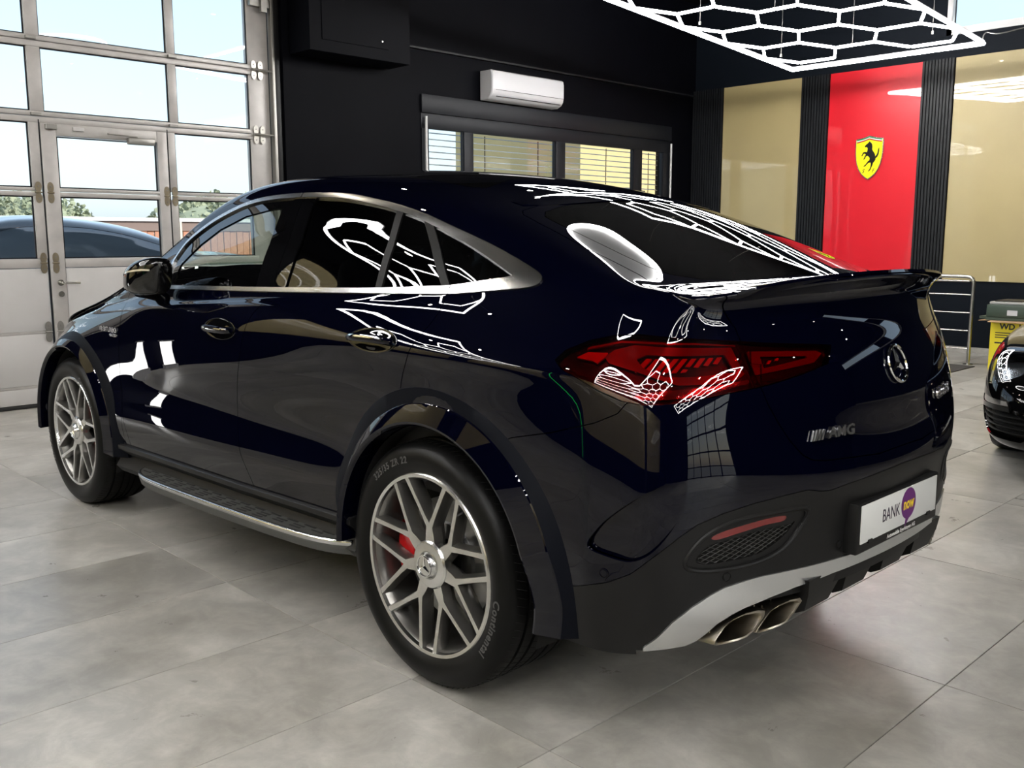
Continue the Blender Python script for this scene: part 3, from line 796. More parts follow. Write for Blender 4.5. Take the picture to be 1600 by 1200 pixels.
# ---- rear bumper details
def bumper_details():
    val = PANELS['valance']
    vent_r = [(51.3, .590), (48.6, .652), (43.8, .688), (36, .694), (29.0, .684), (32.6, .590), (38.4, .552), (45.1, .547), (50.0, .560)]
    for h in pair(PANELS['scoop']): emit_piece('bumper_scoop', h, M_PAINT, car, lambda V, N: -.020 * np.clip((th_of(V) - 52.2) / 8., 0, 1) ** .8, rim=0)
    for h in pair(PANELS['undercut']): emit_piece('bumper_underside', h, M_SBLACK, car, -.012, rim=0)
    for h in pair(PANELS['vent']):
        refl = [(47.0, .645), (44.4, .659), (38, .672), (34.2, .671), (34.4, .657), (38, .655), (43.3, .643), (46.2, .636)]
        r, rest = split(h, wrap_region(spl(refl, 4, True)), 0, refine=6)
        emit_piece('bumper_reflector', r, M_REFLECT, car, -.004, rim=.012)
        gr, fr = split(rest, wrap_region(spl([(49.3, .590), (47.4, .622), (44.0, .632), (38.5, .643), (33.5, .644), (31.8, .650), (34.2, .610), (38.9, .577), (44.9, .571), (48.2, .574)], 4, True)), 0, refine=6)
        f = emit_piece('vent_frame', fr, M_SBLACK, car, -.004, rim=.016)
        g = emit_piece('vent_back', gr, M_VOID, car, -.016, rim=0)
        s = 1 if h.V[:, 1].mean() > 0 else -1; outline = spl([(49.3, .590), (47.4, .622), (44.0, .632), (38.5, .643), (33.5, .644), (31.8, .650), (34.2, .610), (38.9, .577), (44.9, .571), (48.2, .574)], 4, True) * [TS, 1]
        b = MB()
        for sl in (.45, -.45):
            for k in range(-26, 27):
                run = []
                for th in np.arange(31, 50, .5):
                    z = .61 + k * .0125 + sl * (th - 40) * TS
                    if sd_poly(np.array([[th * TS, z]]), outline)[0] < .002:
                        a = math.radians(th); d = Vector((-math.cos(a), math.sin(a) * s, 0)); q = BVH.ray_cast(Vector((-.2, 0, z)) + d * 3, -d)[0]; run.append(q - d * .009)
                    else:
                        if len(run) > 1: b.tube(run, .0013, 4, caps=False)
                        run = []
                if len(run) > 1: b.tube(run, .0013, 4, caps=False)
        vm = b.build('vent_mesh', mat('grey-black mesh wire', (.016, .016, .016), .45), g); vm['kind'] = 'stuff'
    for s in (1, -1):
        vp = spl([(50.9, .590), (48.3, .650), (43.6, .683), (36, .689), (29.4, .679), (32.8, .593), (38.4, .557), (45.1, .552), (49.6, .562)], 5, True); P = []
        for th, z in vp:
            a = math.radians(th); d = Vector((-math.cos(a), math.sin(a) * s, 0)); h = BVH.ray_cast(Vector((-.2, 0, z)) + d * 3, -d); P.append(h[0] - d * .0015)
        b = MB(); b.tube(P, .0065, 8, closed=True); b.build('vent_bezel', M_SBLACK, car, smooth=True)
    # diffuser fins
    for y in (.345, .125, -.125, -.345):
        b = MB(); pr = [(-1.010, .474), (-1.004, .430), (-.985, .375), (-.95, .355), (-.82, .360), (-.74, .44), (-.74, .474)]
        n = len(pr); hw = [.095, .086, .068, .055, .055, .07, .08]
        V = [(x, y + w, z) for (x, z), w in zip(pr, hw)] + [(x, y - w, z) for (x, z), w in zip(pr, hw)]
        F = [tuple(range(n)), tuple(range(2 * n - 1, n - 1, -1))] + [(i, (i + 1) % n, n + (i + 1) % n, n + i) for i in range(n)]
        b.add(V, F); b.build('diffuser_fin', M_SBLACK, car, smooth=True, sharp=30)
    b = MB(); b.box((-.93, -.40, .45), (-.5, .40, .474)); b.box((-.74, -.74, .36), (-.5, .74, .474)); b.build('diffuser_floor', M_SBLACK, car)
    # exhaust tips: (y, z) outline on the slanting outlet plane
    T1 = [(.716, .341), (.713, .352), (.685, .384), (.658, .401), (.617, .411), (.575, .411), (.552, .406), (.554, .390), (.583, .356), (.612, .340), (.636, .337), (.676, .335), (.708, .336)]
    T2 = [(.580, .346), (.575, .357), (.548, .387), (.532, .402), (.505, .413), (.468, .420), (.434, .420), (.427, .410), (.452, .380), (.480, .356), (.497, .351), (.545, .344), (.574, .343)]
    for s in (1, -1):
        for T in (T1, T2):
            T_ = np.array([np.array(T[i]) * (1 - t) + np.array(T[(i + 1) % len(T)]) * t for i in range(len(T)) for t in (0, .5)]); cy, cz = T_.mean(0); n = len(T_)
            px = lambda y: -.975 + .317 * (y - .44)
            rings = []
            for sc, dx in ((.80, .16), (.80, .01), (.84, -.004), (.97, -.006), (1.0, 0), (1.04, .03), (1.10, .09), (1.10, .20)):
                rings.append([(px(y) + dx, (cy + (y - cy) * sc) * s, cz + (z - cz) * (sc if sc < 1.01 else 1 + (sc - 1) * .8)) for y, z in T_])
            b = MB(); V = [p for r in rings for p in r]
            F = [(i * n + k, i * n + (k + 1) % n, (i + 1) * n + (k + 1) % n, (i + 1) * n + k) for i in range(len(rings) - 1) for k in range(n)]
            b.add(V, F); tip = b.build('exhaust_tip', M_PIPE, car, smooth=True, sharp=40)
            b = MB(); b.add(rings[0], [tuple(range(n))]); b.add([(x - .003, y, z) for x, y, z in rings[1]], []); b.build('pipe_interior', M_VOID, tip)
            ri = MB()
            ls = [i for i in range(n) if T_[i][1] > cz - .004 and T_[i][0] > cy - .05 or T_[i][1] > cz + .018]
            for i in ls[::2]:
                y, z = T_[i]; vy, vz = y - cy, z - cz; L = math.hypot(vy, vz); vy, vz = vy / L, vz / L
                p0 = (px(y) + .022, (cy + (y - cy) * 1.03 + vy * .004) * s, cz + (z - cz) * 1.03 + vz * .004)
                p1 = (px(y) + .085, (cy + (y - cy) * 1.10 + vy * .004) * s, cz + (z - cz) * 1.08 + vz * .004)
                ri.tube([p0, p1], .0042, 6)
            ri.build('pipe_ribs', M_PIPE, tip, smooth=True)
    # parking sensors
    for (th, z, m) in ((62.0, .543, M_PAINT), (44.5, .531, M_SBLACK), (19.9, .547, M_SBLACK)):
        for s in (1, -1):
            a = math.radians(th); d = Vector((-math.cos(a), math.sin(a) * s, 0)); h = BVH.ray_cast(Vector((-.2, 0, z)) + d * 3, -d)
            if h[0] is None: continue
            b = MB(); nrm = h[1].normalized(); u = nrm.orthogonal().normalized(); w = nrm.cross(u)
            off = .0005; rr = [(.0, .002), (.0095, .002), (.0105, .0005), (.0115, .0005), (.0118, .0022), (.0128, .0022), (.013, 0)]
            V = []; nn = 20
            for r, t in rr: V += [(h[0] + u * math.cos(2 * math.pi * k / nn) * r + w * math.sin(2 * math.pi * k / nn) * r + nrm * (t + off))[:] for k in range(nn)]
            b.add(V, [(i * nn + k, i * nn + (k + 1) % nn, (i + 1) * nn + (k + 1) % nn, (i + 1) * nn + k) for i in range(len(rr) - 1) for k in range(nn)])
            b.build('parking_sensor', m, car, smooth=True, sharp=25)

bumper_details()

# ---- number plate, emblem, lettering
M_PURPLE = mat('purple print', (.10, .004, .13), .4); M_YELLOW = mat('yellow print', (.85, .62, .02), .4); M_INK = mat('dark ink', (.02, .012, .035), .4)
M_WPRINT = mat('white print', (.75, .75, .75), .4)
def plate():
    X = -1.060; zc = .602; th = math.radians(4)
    b = MB(); b.box((X, -.275, zc - .085), (X + .05, .275, zc + .064), .006); hold = b.build('plate_holder', M_SBLACK, car, smooth=True)
    b = MB(); b.box((X - .003, -.257, zc - .055), (X + .002, .257, zc + .056), .0012); b.build('number_plate', M_WHITE, hold, smooth=True)
    fr = lambda y, z, d=.0036: ((X - d, y, z), (0, -1, 0), (0, 0, 1))
    text_obj('plate_lettering', 'BANK', .055, M_INK, hold, .0002, fr(.068, zc - .001), sx=.80)
    e = [(.050 * math.cos(a), .048 * math.sin(a)) for a in np.linspace(0, 2 * math.pi, 40, endpoint=False)]
    i = 30; e = e[:29] + [(-.022, -.071)] + e[31:]
    b = MB(); b.prism([(p[0] - .0, p[1] + .004) for p in e], ((X - .0032, -.050, zc + .002), (0, -1, 0), (0, 0, 1)), (-.0004, 0, 0)); b.build('speech_bubble_print', M_PURPLE, hold)
    text_obj('plate_lettering', 'now', .050, M_YELLOW, hold, .0002, fr(-.050, zc + .006, .0042), sx=.82, bold=.0012)
    text_obj('holder_lettering', 'Automobile Egerkingen AG', .0165, M_WPRINT, hold, .0002, fr(-.015, zc - .071, .0008), spacing=1.05, bold=.0003)
    for y in (.2, -.2):
        b = MB(); b.box((X - .006, y - .012, zc - .060), (X, y + .012, zc - .050)); b.build('plate_clip', M_SBLACK, hold)
plate()

M_BADGE = mat('soft chrome lettering', (.78, .78, .80), .24, 1.)
def rear_frame(y, z, up=(0, 0, 1)):
    x, n = rear_x(y, z); n = n.normalized()
    if n.x > 0: n = -n
    r = Vector((0, 0, 1)).cross(n).normalized(); u = n.cross(r)
    return (Vector((x, y, z)) + n * .002, r, u, n)
def badges():
    p, r, u, n = rear_frame(0, 1.033)
    b = MB(); R = .054
    b.tube([p + n * .004 + (r * math.cos(a) + u * math.sin(a)) * R for a in np.linspace(0, 2 * math.pi, 48, endpoint=False)], .0052, 8, closed=True)
    for k in range(3):
        a = math.pi / 2 + k * 2 * math.pi / 3; d = r * math.cos(a) + u * math.sin(a); t = n.cross(d)
        o = p + n * .003
        V = [o + d * R, o + n * .009, o + t * .0095 - d * .0055, o - t * .0095 - d * .0055]
        q = [o + d * R - n * .003, o + t * .010 + d * .006, o + n * .009, o - t * .010 + d * .006]
        b.add([v[:] for v in q], [(0, 1, 2), (0, 2, 3)])
    b.build('star_emblem', M_CHROME, car, smooth=True, sharp=30)
    p, r, u, n = rear_frame(.362, .877)
    t = text_obj('model_lettering', 'AMG', .040, M_BADGE, car, .003, (p + r * .035 + n * .002, r, u), sx=1.25, spacing=1.05, bold=.0012, shear=.12)
    b = MB()
    for k in range(4):
        x0 = -.093 + k * .0135
        b.prism([(x0, -.0135), (x0 + .008, -.0135), (x0 + .020, .0135), (x0 + .012, .0135)], (p + n * .0, r, u), n * .005)
    b.build('badge_stripes', M_BADGE, car)
    p, r, u, n = rear_frame(-.40, .905)
    text_obj('model_lettering', 'GLE 63 S', .044, M_BADGE, car, .003, (p + n * .002, r, u), sx=1.1, spacing=1.08, bold=.0012)
    for s in (1, -1):
        y = side_y(2.39, .965); h = BVH.ray_cast(Vector((2.39, 3 * s, .965)), Vector((0, -s, 0))); n = h[1].normalized()
        if n.y * s < 0: n = -n
        r = Vector((-s, 0, 0)); r = (r - n * r.dot(n)).normalized()
        text_obj('wing_badge', 'V8 BITURBO', .034, M_BADGE, car, .002, (h[0] + n * .002 + r * .0 + Vector((0, 0, .004)), r, (0, 0, 1)), sx=1.15, bold=.001)
        text_obj('wing_badge', '4MATIC+', .020, M_BADGE, car, .002, (h[0] + n * .002 + r * .065 - Vector((0, 0, .020)), r, (0, 0, 1)), sx=1.15, bold=.0008)
badges()

# ---- door handles, mirrors, roof edge with brake light, tail spoiler lip
def handles():
    for s in (1, -1):
        for hx, hz in ((1.255, 1.049), (.222, 1.082)):
            h = BVH.ray_cast(Vector((hx, 3 * s, hz)), Vector((0, -s, 0))); n = h[1].normalized()
            if n.y * s < 0: n = -n
            r = Vector((1, 0, 0)); r = (r - n * r.dot(n)).normalized(); u = Vector((0, 0, 1)); u = (u - n * u.dot(n)).normalized()
            a_, b_ = .128, .041; c = h[0]; nn = 48; V = []
            prof = [(1.03, .0012), (1.0, .0022), (.97, .0012), (.86, .0006), (.6, .0014), (.3, .0022), (0, .0026)]
            for sc, d in prof:
                for k in range(nn):
                    t = 2 * math.pi * k / nn; q = c + r * math.cos(t) * a_ * sc + u * math.sin(t) * b_ * sc
                    hh = BVH.ray_cast(Vector((q.x, 3 * s, q.z)), Vector((0, -s, 0)))[0]
                    V.append((hh + n * d)[:])
            b = MB(); b.add(V, [(i * nn + k, i * nn + (k + 1) % nn, (i + 1) * nn + (k + 1) % nn, (i + 1) * nn + k) for i in range(len(prof) - 1) for k in range(nn)])
            bowl = b.build('handle_recess', M_GBLACK, car, smooth=True, sharp=0)
            P = []; m = 17
            V = []; F = []; w = 8
            for i in range(m):
                t = -1 + 2 * i / (m - 1); lift = .018 + .020 * (1 - t ** 4); hw = .0135 * (1 - .35 * t ** 4)
                cc = c + r * t * .118 - u * (.002)
                for k in range(w):
                    an = 2 * math.pi * k / w
                    V.append((cc + n * (lift - .006 + .0085 * math.cos(an)) + u * hw * math.sin(an))[:])
            for i in range(m - 1):
                for k in range(w): F.append((i * w + k, i * w + (k + 1) % w, (i + 1) * w + (k + 1) % w, (i + 1) * w + k))
            F += [tuple(range(w)), tuple((m - 1) * w + k for k in range(w))]
            b = MB(); b.add(V, F); hd = b.build('door_handle', M_PAINT, car, smooth=True, sharp=60)
            V = []; F = []
            for i in range(m):
                t = -1 + 2 * i / (m - 1); lift = .018 + .020 * (1 - t ** 4); cc = c + r * t * .112
                for dn, du in ((.0035, .004), (.0042, .0008), (.0030, -.0035)): V.append((cc + n * (lift + dn - .0008) + u * du)[:])
            for i in range(m - 1):
                for k in range(2): F.append((i * 3 + k, i * 3 + k + 1, (i + 1) * 3 + k + 1, (i + 1) * 3 + k))
            b = MB(); b.add(V, F); b.build('handle_strip', M_CHROME, hd, smooth=True)
handles()

def mirrors():
    for s in (1, -1):
        # folded in: the cap faces outward, the glass faces the window; sections from the front tip to the rear rim
        sec = [  # x, y centre, half thickness, z low, z high
            (2.005, .992, .006, 1.208, 1.222), (1.995, .996, .030, 1.188, 1.243), (1.96, 1.004, .052, 1.172, 1.268), (1.90, 1.014, .068, 1.163, 1.290), (1.82, 1.020, .076, 1.160, 1.308),
            (1.75, 1.020, .072, 1.162, 1.318), (1.70, 1.014, .062, 1.166, 1.322), (1.665, 1.004, .050, 1.170, 1.318), (1.650, .998, .036, 1.180, 1.305)]
        sec = [(1.65 + (x_ - 1.65) * .84, *r_) for x_, *r_ in sec]
        V = []; n = 28
        for x, yc, w, z0, z1 in sec:
            zc, hz = (z0 + z1) / 2, (z1 - z0) / 2
            for k in range(n):
                a = 2 * math.pi * k / n; c, sn = math.cos(a), math.sin(a)
                e = .72
                zz = zc + hz * math.copysign(abs(sn) ** e, sn); yy = yc + w * math.copysign(abs(c) ** e, c)
                xx = x - (zz - 1.17) * .22 * (1 if x < 1.9 else .3) + .02
                V.append((xx, yy * s, zz))
        F = [(i * n + k, i * n + (k + 1) % n, (i + 1) * n + (k + 1) % n, (i + 1) * n + k) for i in range(len(sec) - 1) for k in range(n)]
        F += [tuple(range(n)), tuple((len(sec) - 1) * n + k for k in range(n))]
        b = MB(); b.add(V, F); mr = b.build('door_mirror', M_GBLACK, car, smooth=True, sharp=60)
        # indicator strip that follows the cap
        V = []; F = []; m = 0
        for i in range(1, 8):
            x, yc, w, z0, z1 = sec[i]; zc, hz = (z0 + z1) / 2, (z1 - z0) / 2
            for t in (.30, .40):
                sn = t ** (1 / .72); c = math.sqrt(1 - sn * sn); zz = zc + hz * t; yy = yc + w * c ** .72 + .0012
                V.append((x - (zz - 1.17) * .22 * (1 if x < 1.9 else .3) + .02, yy * s, zz))
            m += 1
        F = [(2 * i, 2 * i + 1, 2 * i + 3, 2 * i + 2) for i in range(m - 1)]
        b = MB(); b.add(V, F); b.build('indicator_strip', mat('mirror indicator lens', (.55, .50, .40), .1, .3, coat=1), mr, smooth=True)
        b = MB(); b.tube([(1.90, 1.00 * s, 1.175), (1.92, .96 * s, 1.160), (1.93, .90 * s, 1.150)], [.03, .022, .03], 12); b.build('mirror_foot', M_GBLACK, mr, smooth=True)
mirrors()

def roof_edge():
    # lip over the rear window with the red brake light under it
    def top(x, y): return BVH.ray_cast(Vector((x, y, 3)), Vector((0, 0, -1)))[0].z
    n = 49; ys = np.linspace(-.545, .545, n); V = []; T = {}
    for y in ys:
        a = abs(y) / .545; L = .072 * max(0, 1 - a ** 5); x0 = -.030 + .018 * a * a
        z0 = top(x0, y); z1 = top(x0 + .08, y); sl = (z1 - z0) / .08
        zt = z0 + .002 - (sl + .03) * L
        V += [(x0 + .07, y, top(x0 + .07, y) - .001), (x0 + .04, y, top(x0 + .04, y) + .0022), (x0, y, z0 + .0025), (x0 - L * .55, y, (z0 + .0025) * .45 + zt * .55 + .0012), (x0 - L, y, zt), (x0 - L + .002, y, zt - .006), (x0 - L * .5, y, zt - .012 if L > .02 else zt - .008), (x0 + .004, y, z0 - .012)]
        T[round(float(y), 4)] = (x0 - L, zt)
    k = 8
    F = [(i * k + j, i * k + j + 1, (i + 1) * k + j + 1, (i + 1) * k + j) for i in range(n - 1) for j in range(k - 1)]
    b = MB(); b.add(V, F); lip = b.build('roof_spoiler', M_PAINT, car, smooth=True, sharp=45)
    b = MB(); V = []; m = 0
    for y in ys:
        if abs(y) > .33: continue
        x, z = T[round(float(y), 4)]; m += 1
        V += [(x + .001, y, z - .0055), (x + .004, y, z - .021), (x + .030, y, z - .024), (x + .030, y, z - .006)]
    F = [(i * 4 + j, i * 4 + (j + 1) % 4, (i + 1) * 4 + (j + 1) % 4, (i + 1) * 4 + j) for i in range(m - 1) for j in range(4)] + [(0, 1, 2, 3), (4 * m - 4, 4 * m - 3, 4 * m - 2, 4 * m - 1)]
    b.add(V, F); b.build('high_brake_light', M_REFLECT, lip, smooth=True, sharp=45)
    # tail spoiler: thin body coloured lip along the edge of the boot
    xe_ = lambda y: rear_x(y, 1.256)[0]
    b = MB(); V = []; n = 57; ys = np.linspace(-.628, .628, n)
    for y in ys:
        a = abs(y) / .628; e = max(0., 1 - max(0, (a - .80) / .20) ** 2)
        h = BVH.ray_cast(Vector((xe_(y) + .085, y, 3)), Vector((0, 0, -1)))[0]
        xe = rear_x(y, 1.256)[0] - .002
        hz = BVH.ray_cast(Vector((xe + .02, y, 3)), Vector((0, 0, -1)))[0].z; h5 = BVH.ray_cast(Vector((xe + .05, y, 3)), Vector((0, 0, -1)))[0].z
        V += [(h.x, y, h.z - .002), (xe + .05, y, h5 + .003 * e), (xe + .02, y, hz + .008 * e), (xe - .022 * e, y, hz + .013 * e), (xe - .026 * e, y, hz + .007 * e - .002), (xe - .012 * e + .001, y, hz - .010), (xe + .012, y, hz - .024)]
    k = 7
    F = [(i * k + j, i * k + j + 1, (i + 1) * k + j + 1, (i + 1) * k + j) for i in range(n - 1) for j in range(k - 1)]
    b.add(V, F); b.build('tail_spoiler', M_PAINT, car, smooth=True, sharp=45)
roof_edge()

# ---- wheels
def arc_text(name, body, material, parent, cx, cz, y, s, r, size, a_mid, span=None):
    """letters set round a circle, facing outward from the wheel"""
    t = text_obj(name, body, size, material, None, .0006, None, spacing=1.15, bold=.0006)
    me = t.data; t.parent = parent
    co = np.empty(len(me.vertices) * 3); me.vertices.foreach_get('co', co); co = co.reshape(-1, 3)
    a = a_mid - co[:, 0] / r * 1.0; rr = r + co[:, 1]
    out = np.stack([cx - rr * np.cos(a) * s * 1.0, y + np.abs(co[:, 2]) * s * 0 + co[:, 2] * s, cz + rr * np.sin(a)], 1)
    me.vertices.foreach_set('co', out.ravel()); me.update()
def build_wheel(name, cx, cz, s, width, yo, rot, cal_side, rear):
    """s = +1 left side of the car; yo = outer face of the rim"""
    R = .3925; rf = .2935
    Y = lambda t: (yo - t) * s       # t inward from the outer rim face
    w = width
    # barrel and outer lip
    b = MB(); b.lathe([(rf - .017, Y(.014)), (rf - .0145, Y(.002)), (rf - .004, Y(0)), (rf, Y(.004)), (rf, Y(.014)), (rf - .010, Y(.020))], (cx, 0, cz), 'y', 72)
    face = b.build('wheel', M_RIMFACE, car, smooth=True, sharp=30)
    b = MB(); b.lathe([(rf - .010, Y(.018)), (rf - .016, Y(.014)), (rf - .022, Y(.020)), (rf - .030, Y(.045)), (rf - .036, Y(.10)), (rf - .036, Y(w - .04)), (rf - .01, Y(w - .01))], (cx, 0, cz), 'y', 72)
    b.build('rim_barrel', M_RIMDARK, face, smooth=True, sharp=40)
    # spokes: seven trunks, each forking into two arms that end beside their neighbours'
    fb = MB(); db = MB()
    def beam(pts, faces=fb, dark=db):
        """pts: (x, z, half width, depth t of face)"""
        n = len(pts); V = []; L = []
        for i, (x, z, hw, t) in enumerate(pts):
            a = pts[max(i - 1, 0)]; c = pts[min(i + 1, n - 1)]; dx, dz = c[0] - a[0], c[1] - a[1]; l = math.hypot(dx, dz); nx, nz = -dz / l, dx / l
            L.append((nx, nz))
        for i, (x, z, hw, t) in enumerate(pts):
            nx, nz = L[i]
            V += [(cx + x + nx * hw, Y(t), cz + z + nz * hw), (cx + x - nx * hw, Y(t), cz + z - nz * hw)]
        faces.add(V, [(2 * i, 2 * i + 1, 2 * i + 3, 2 * i + 2) for i in range(n - 1)])
        V = []
        for i, (x, z, hw, t) in enumerate(pts):
            nx, nz = L[i]; h2 = hw + .0012; h3 = hw + .008; h4 = hw * .6
            V += [(cx + x + nx * h2, Y(t + .0012), cz + z + nz * h2), (cx + x + nx * h3, Y(t + .030), cz + z + nz * h3), (cx + x + nx * h4, Y(t + .052), cz + z + nz * h4),
                  (cx + x - nx * h4, Y(t + .052), cz + z - nz * h4), (cx + x - nx * h3, Y(t + .030), cz + z - nz * h3), (cx + x - nx * h2, Y(t + .0012), cz + z - nz * h2)]
        dark.add(V, [(6 * i + j, 6 * i + (j + 1) % 6, 6 * i + 6 + (j + 1) % 6, 6 * i + 6 + j) for i in range(n - 1) for j in range(6)])
    for k in range(7):
        a = math.pi / 2 + rot + 2 * math.pi * k / 7
        P = lambda r, da: (r * math.cos(a + da), r * math.sin(a + da))
        for sg in (1, -1):
            pts = []
            q0 = np.array([.124, .004 * sg]); q1 = np.array([.281 * math.cos(.333), .281 * math.sin(.333) * sg]); ca, sa = math.cos(a), math.sin(a)
            prf = [(-.055, 0, .021, .020), (.8, 0, .0150, .019)] + [(None, t_, .0105 - .0035 * min(1, t_ * 4) + .0015 * max(0, t_ - .75) * 4, .018 - .0145 * t_) for t_ in (0, .1, .22, .4, .6, .8, 1.)]
            for r, t_, hw, t in prf:
                q = q0 * (.45 if r < 0 else r) if r is not None else q0 + (q1 - q0) * t_ ** 1.02
                pts.append((q[0] * ca - q[1] * sa, q[0] * sa + q[1] * ca, hw, t + (.0002 if sg > 0 else 0)))
            beam(pts)
    o = fb.build('spoke_faces', M_RIMFACE, face); o = db.build('spokes', M_RIMDARK, face, smooth=True, sharp=40)
    # hub: big machined disc, then the star cap
    b = MB(); b.lathe([(.079, Y(.040)), (.077, Y(.018)), (.072, Y(.0125)), (.066, Y(.011)), (.045, Y(.010)), (.043, Y(.012)), (.041, Y(.004)), (.038, Y(.0)), (.036, Y(-.004)), (.0, Y(-.006))], (cx, 0, cz), 'y', 48)
    hub = b.build('wheel_hub', M_RIMFACE, face, smooth=True, sharp=30)
    b = MB(); o = Vector((cx, Y(-.0065), cz)); n = Vector((0, s, 0))
    for k in range(3):
        an = math.pi / 2 + k * 2 * math.pi / 3 + rot; d = Vector((math.cos(an), 0, math.sin(an))); t = n.cross(d)
        b.add([(o + d * .030)[:], (o + t * .006 + d * .003)[:], (o + n * .005)[:], (o - t * .006 + d * .003)[:]], [(0, 1, 2), (0, 2, 3)])
    b.tube([o + Vector((math.cos(q), 0, math.sin(q))) * .032 for q in np.linspace(0, 2 * math.pi, 28, endpoint=False)], .0018, 6, closed=True)
    b.build('hub_star', M_CHROME, face, smooth=True, sharp=30)
    # brake disc, caliper
    b = MB(); b.lathe([(.07, Y(.085)), (.12, Y(.085)), (.122, Y(.098)), (.198, Y(.098)), (.200, Y(.102)), (.200, Y(.130)), (.10, Y(.130)), (.07, Y(.13))], (cx, 0, cz), 'y', 48)
    b.build('brake_disc', M_DISC, face, smooth=True, sharp=30)
    b = MB(); c0 = 0. if cal_side > 0 else math.pi; hh = .55 if not rear else .42
    b.lathe([(.115, Y(.150)), (.115, Y(.075)), (.135, Y(.060)), (.185, Y(.058)), (.222, Y(.070)), (.226, Y(.090)), (.226, Y(.150))], (cx, 0, cz), 'y', 14, closed_prof=True, a0=c0 - hh, a1=c0 + hh)
    b.build('brake_caliper', M_REDPAINT, face, smooth=True, sharp=30)
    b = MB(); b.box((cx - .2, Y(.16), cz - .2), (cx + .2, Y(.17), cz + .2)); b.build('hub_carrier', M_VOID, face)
    # valve
    b = MB(); av = math.radians(128); b.tube([(cx + .255 * math.cos(av), Y(.022), cz + .255 * math.sin(av)), (cx + .243 * math.cos(av), Y(.004), cz + .243 * math.sin(av))], .0045, 8); b.build('tyre_valve', M_RUBBER, face, smooth=True)
    # tyre
    prof = [(rf - .012, Y(.018)), (rf - .002, Y(.006)), (rf + .006, Y(.000)), (rf + .014, Y(-.004)), (rf + .022, Y(-.0085)), (rf + .040, Y(-.0125)), (rf + .055, Y(-.011)), (rf + .070, Y(-.006)), (rf + .080, Y(.002)), (R - .010, Y(.014)), (R - .0035, Y(.028)), (R - .001, Y(.046))]
    G = [.062, .112, w / 2 + .004, w - .112, w - .062]
    for g in sorted(G):
        prof += [(R - .0002, Y(g - .007)), (R - .0075, Y(g - .005)), (R - .0075, Y(g + .005)), (R - .0002, Y(g + .007))]
    prof += [(R - .001, Y(w - .046)), (R - .010, Y(w - .014)), (rf + .055, Y(w + .010)), (rf, Y(w))]
    b = MB(); b.lathe(prof, (cx, 0, cz), 'y', 120); ty = b.build('tyre', M_TYRE, face, smooth=True, sharp=32)
    # tread sipes on the outer shoulder: thin raised-edge cuts, joined into one part
    b = MB()
    for k in range(96):
        a = 2 * math.pi * k / 96
        for t0, t1 in ((.018, .054), (.070, .104), (.120, .155)):
            for t, da in ((t0, 0), ):
                p0 = (cx + (R + (-.004 if t0 < .03 else .0002)) * math.cos(a), Y(t0), cz + (R + (-.004 if t0 < .03 else .0002)) * math.sin(a)); p1 = (cx + (R + .0002) * math.cos(a + .035), Y(t1), cz + (R + .0002) * math.sin(a + .035))
                b.tube([p0, p1], .0009, 4, caps=False)
    o = b.build('tread_sipes', M_VOID, face); o['kind'] = 'stuff'
    M_LET = mat('raised tyre lettering', (.055, .055, .055), .35)
    yl = Y(-.0128)
    if rear: 
        arc_text('tyre_lettering', 'Continental', M_LET, face, cx, cz, yl, s, rf + .040, .036, math.radians(-20) if s > 0 else math.radians(-20))
        arc_text('tyre_lettering', '325/35 ZR 22', M_LET, face, cx, cz, yl, s, rf + .042, .030, math.radians(118))
    else:
        arc_text('tyre_lettering', 'Continental', M_LET, face, cx, cz, yl, s, rf + .040, .036, math.radians(46))
        arc_text('tyre_lettering', '285/40 ZR 22', M_LET, face, cx, cz, yl, s, rf + .042, .030, math.radians(200))
    return face
for s in (1, -1):
    build_wheel('rear', 0, .3925, s, .325, .962, 0., 1, True)
    build_wheel('front', 2.935, .3925, s, .285, .955, .12, -1, False)

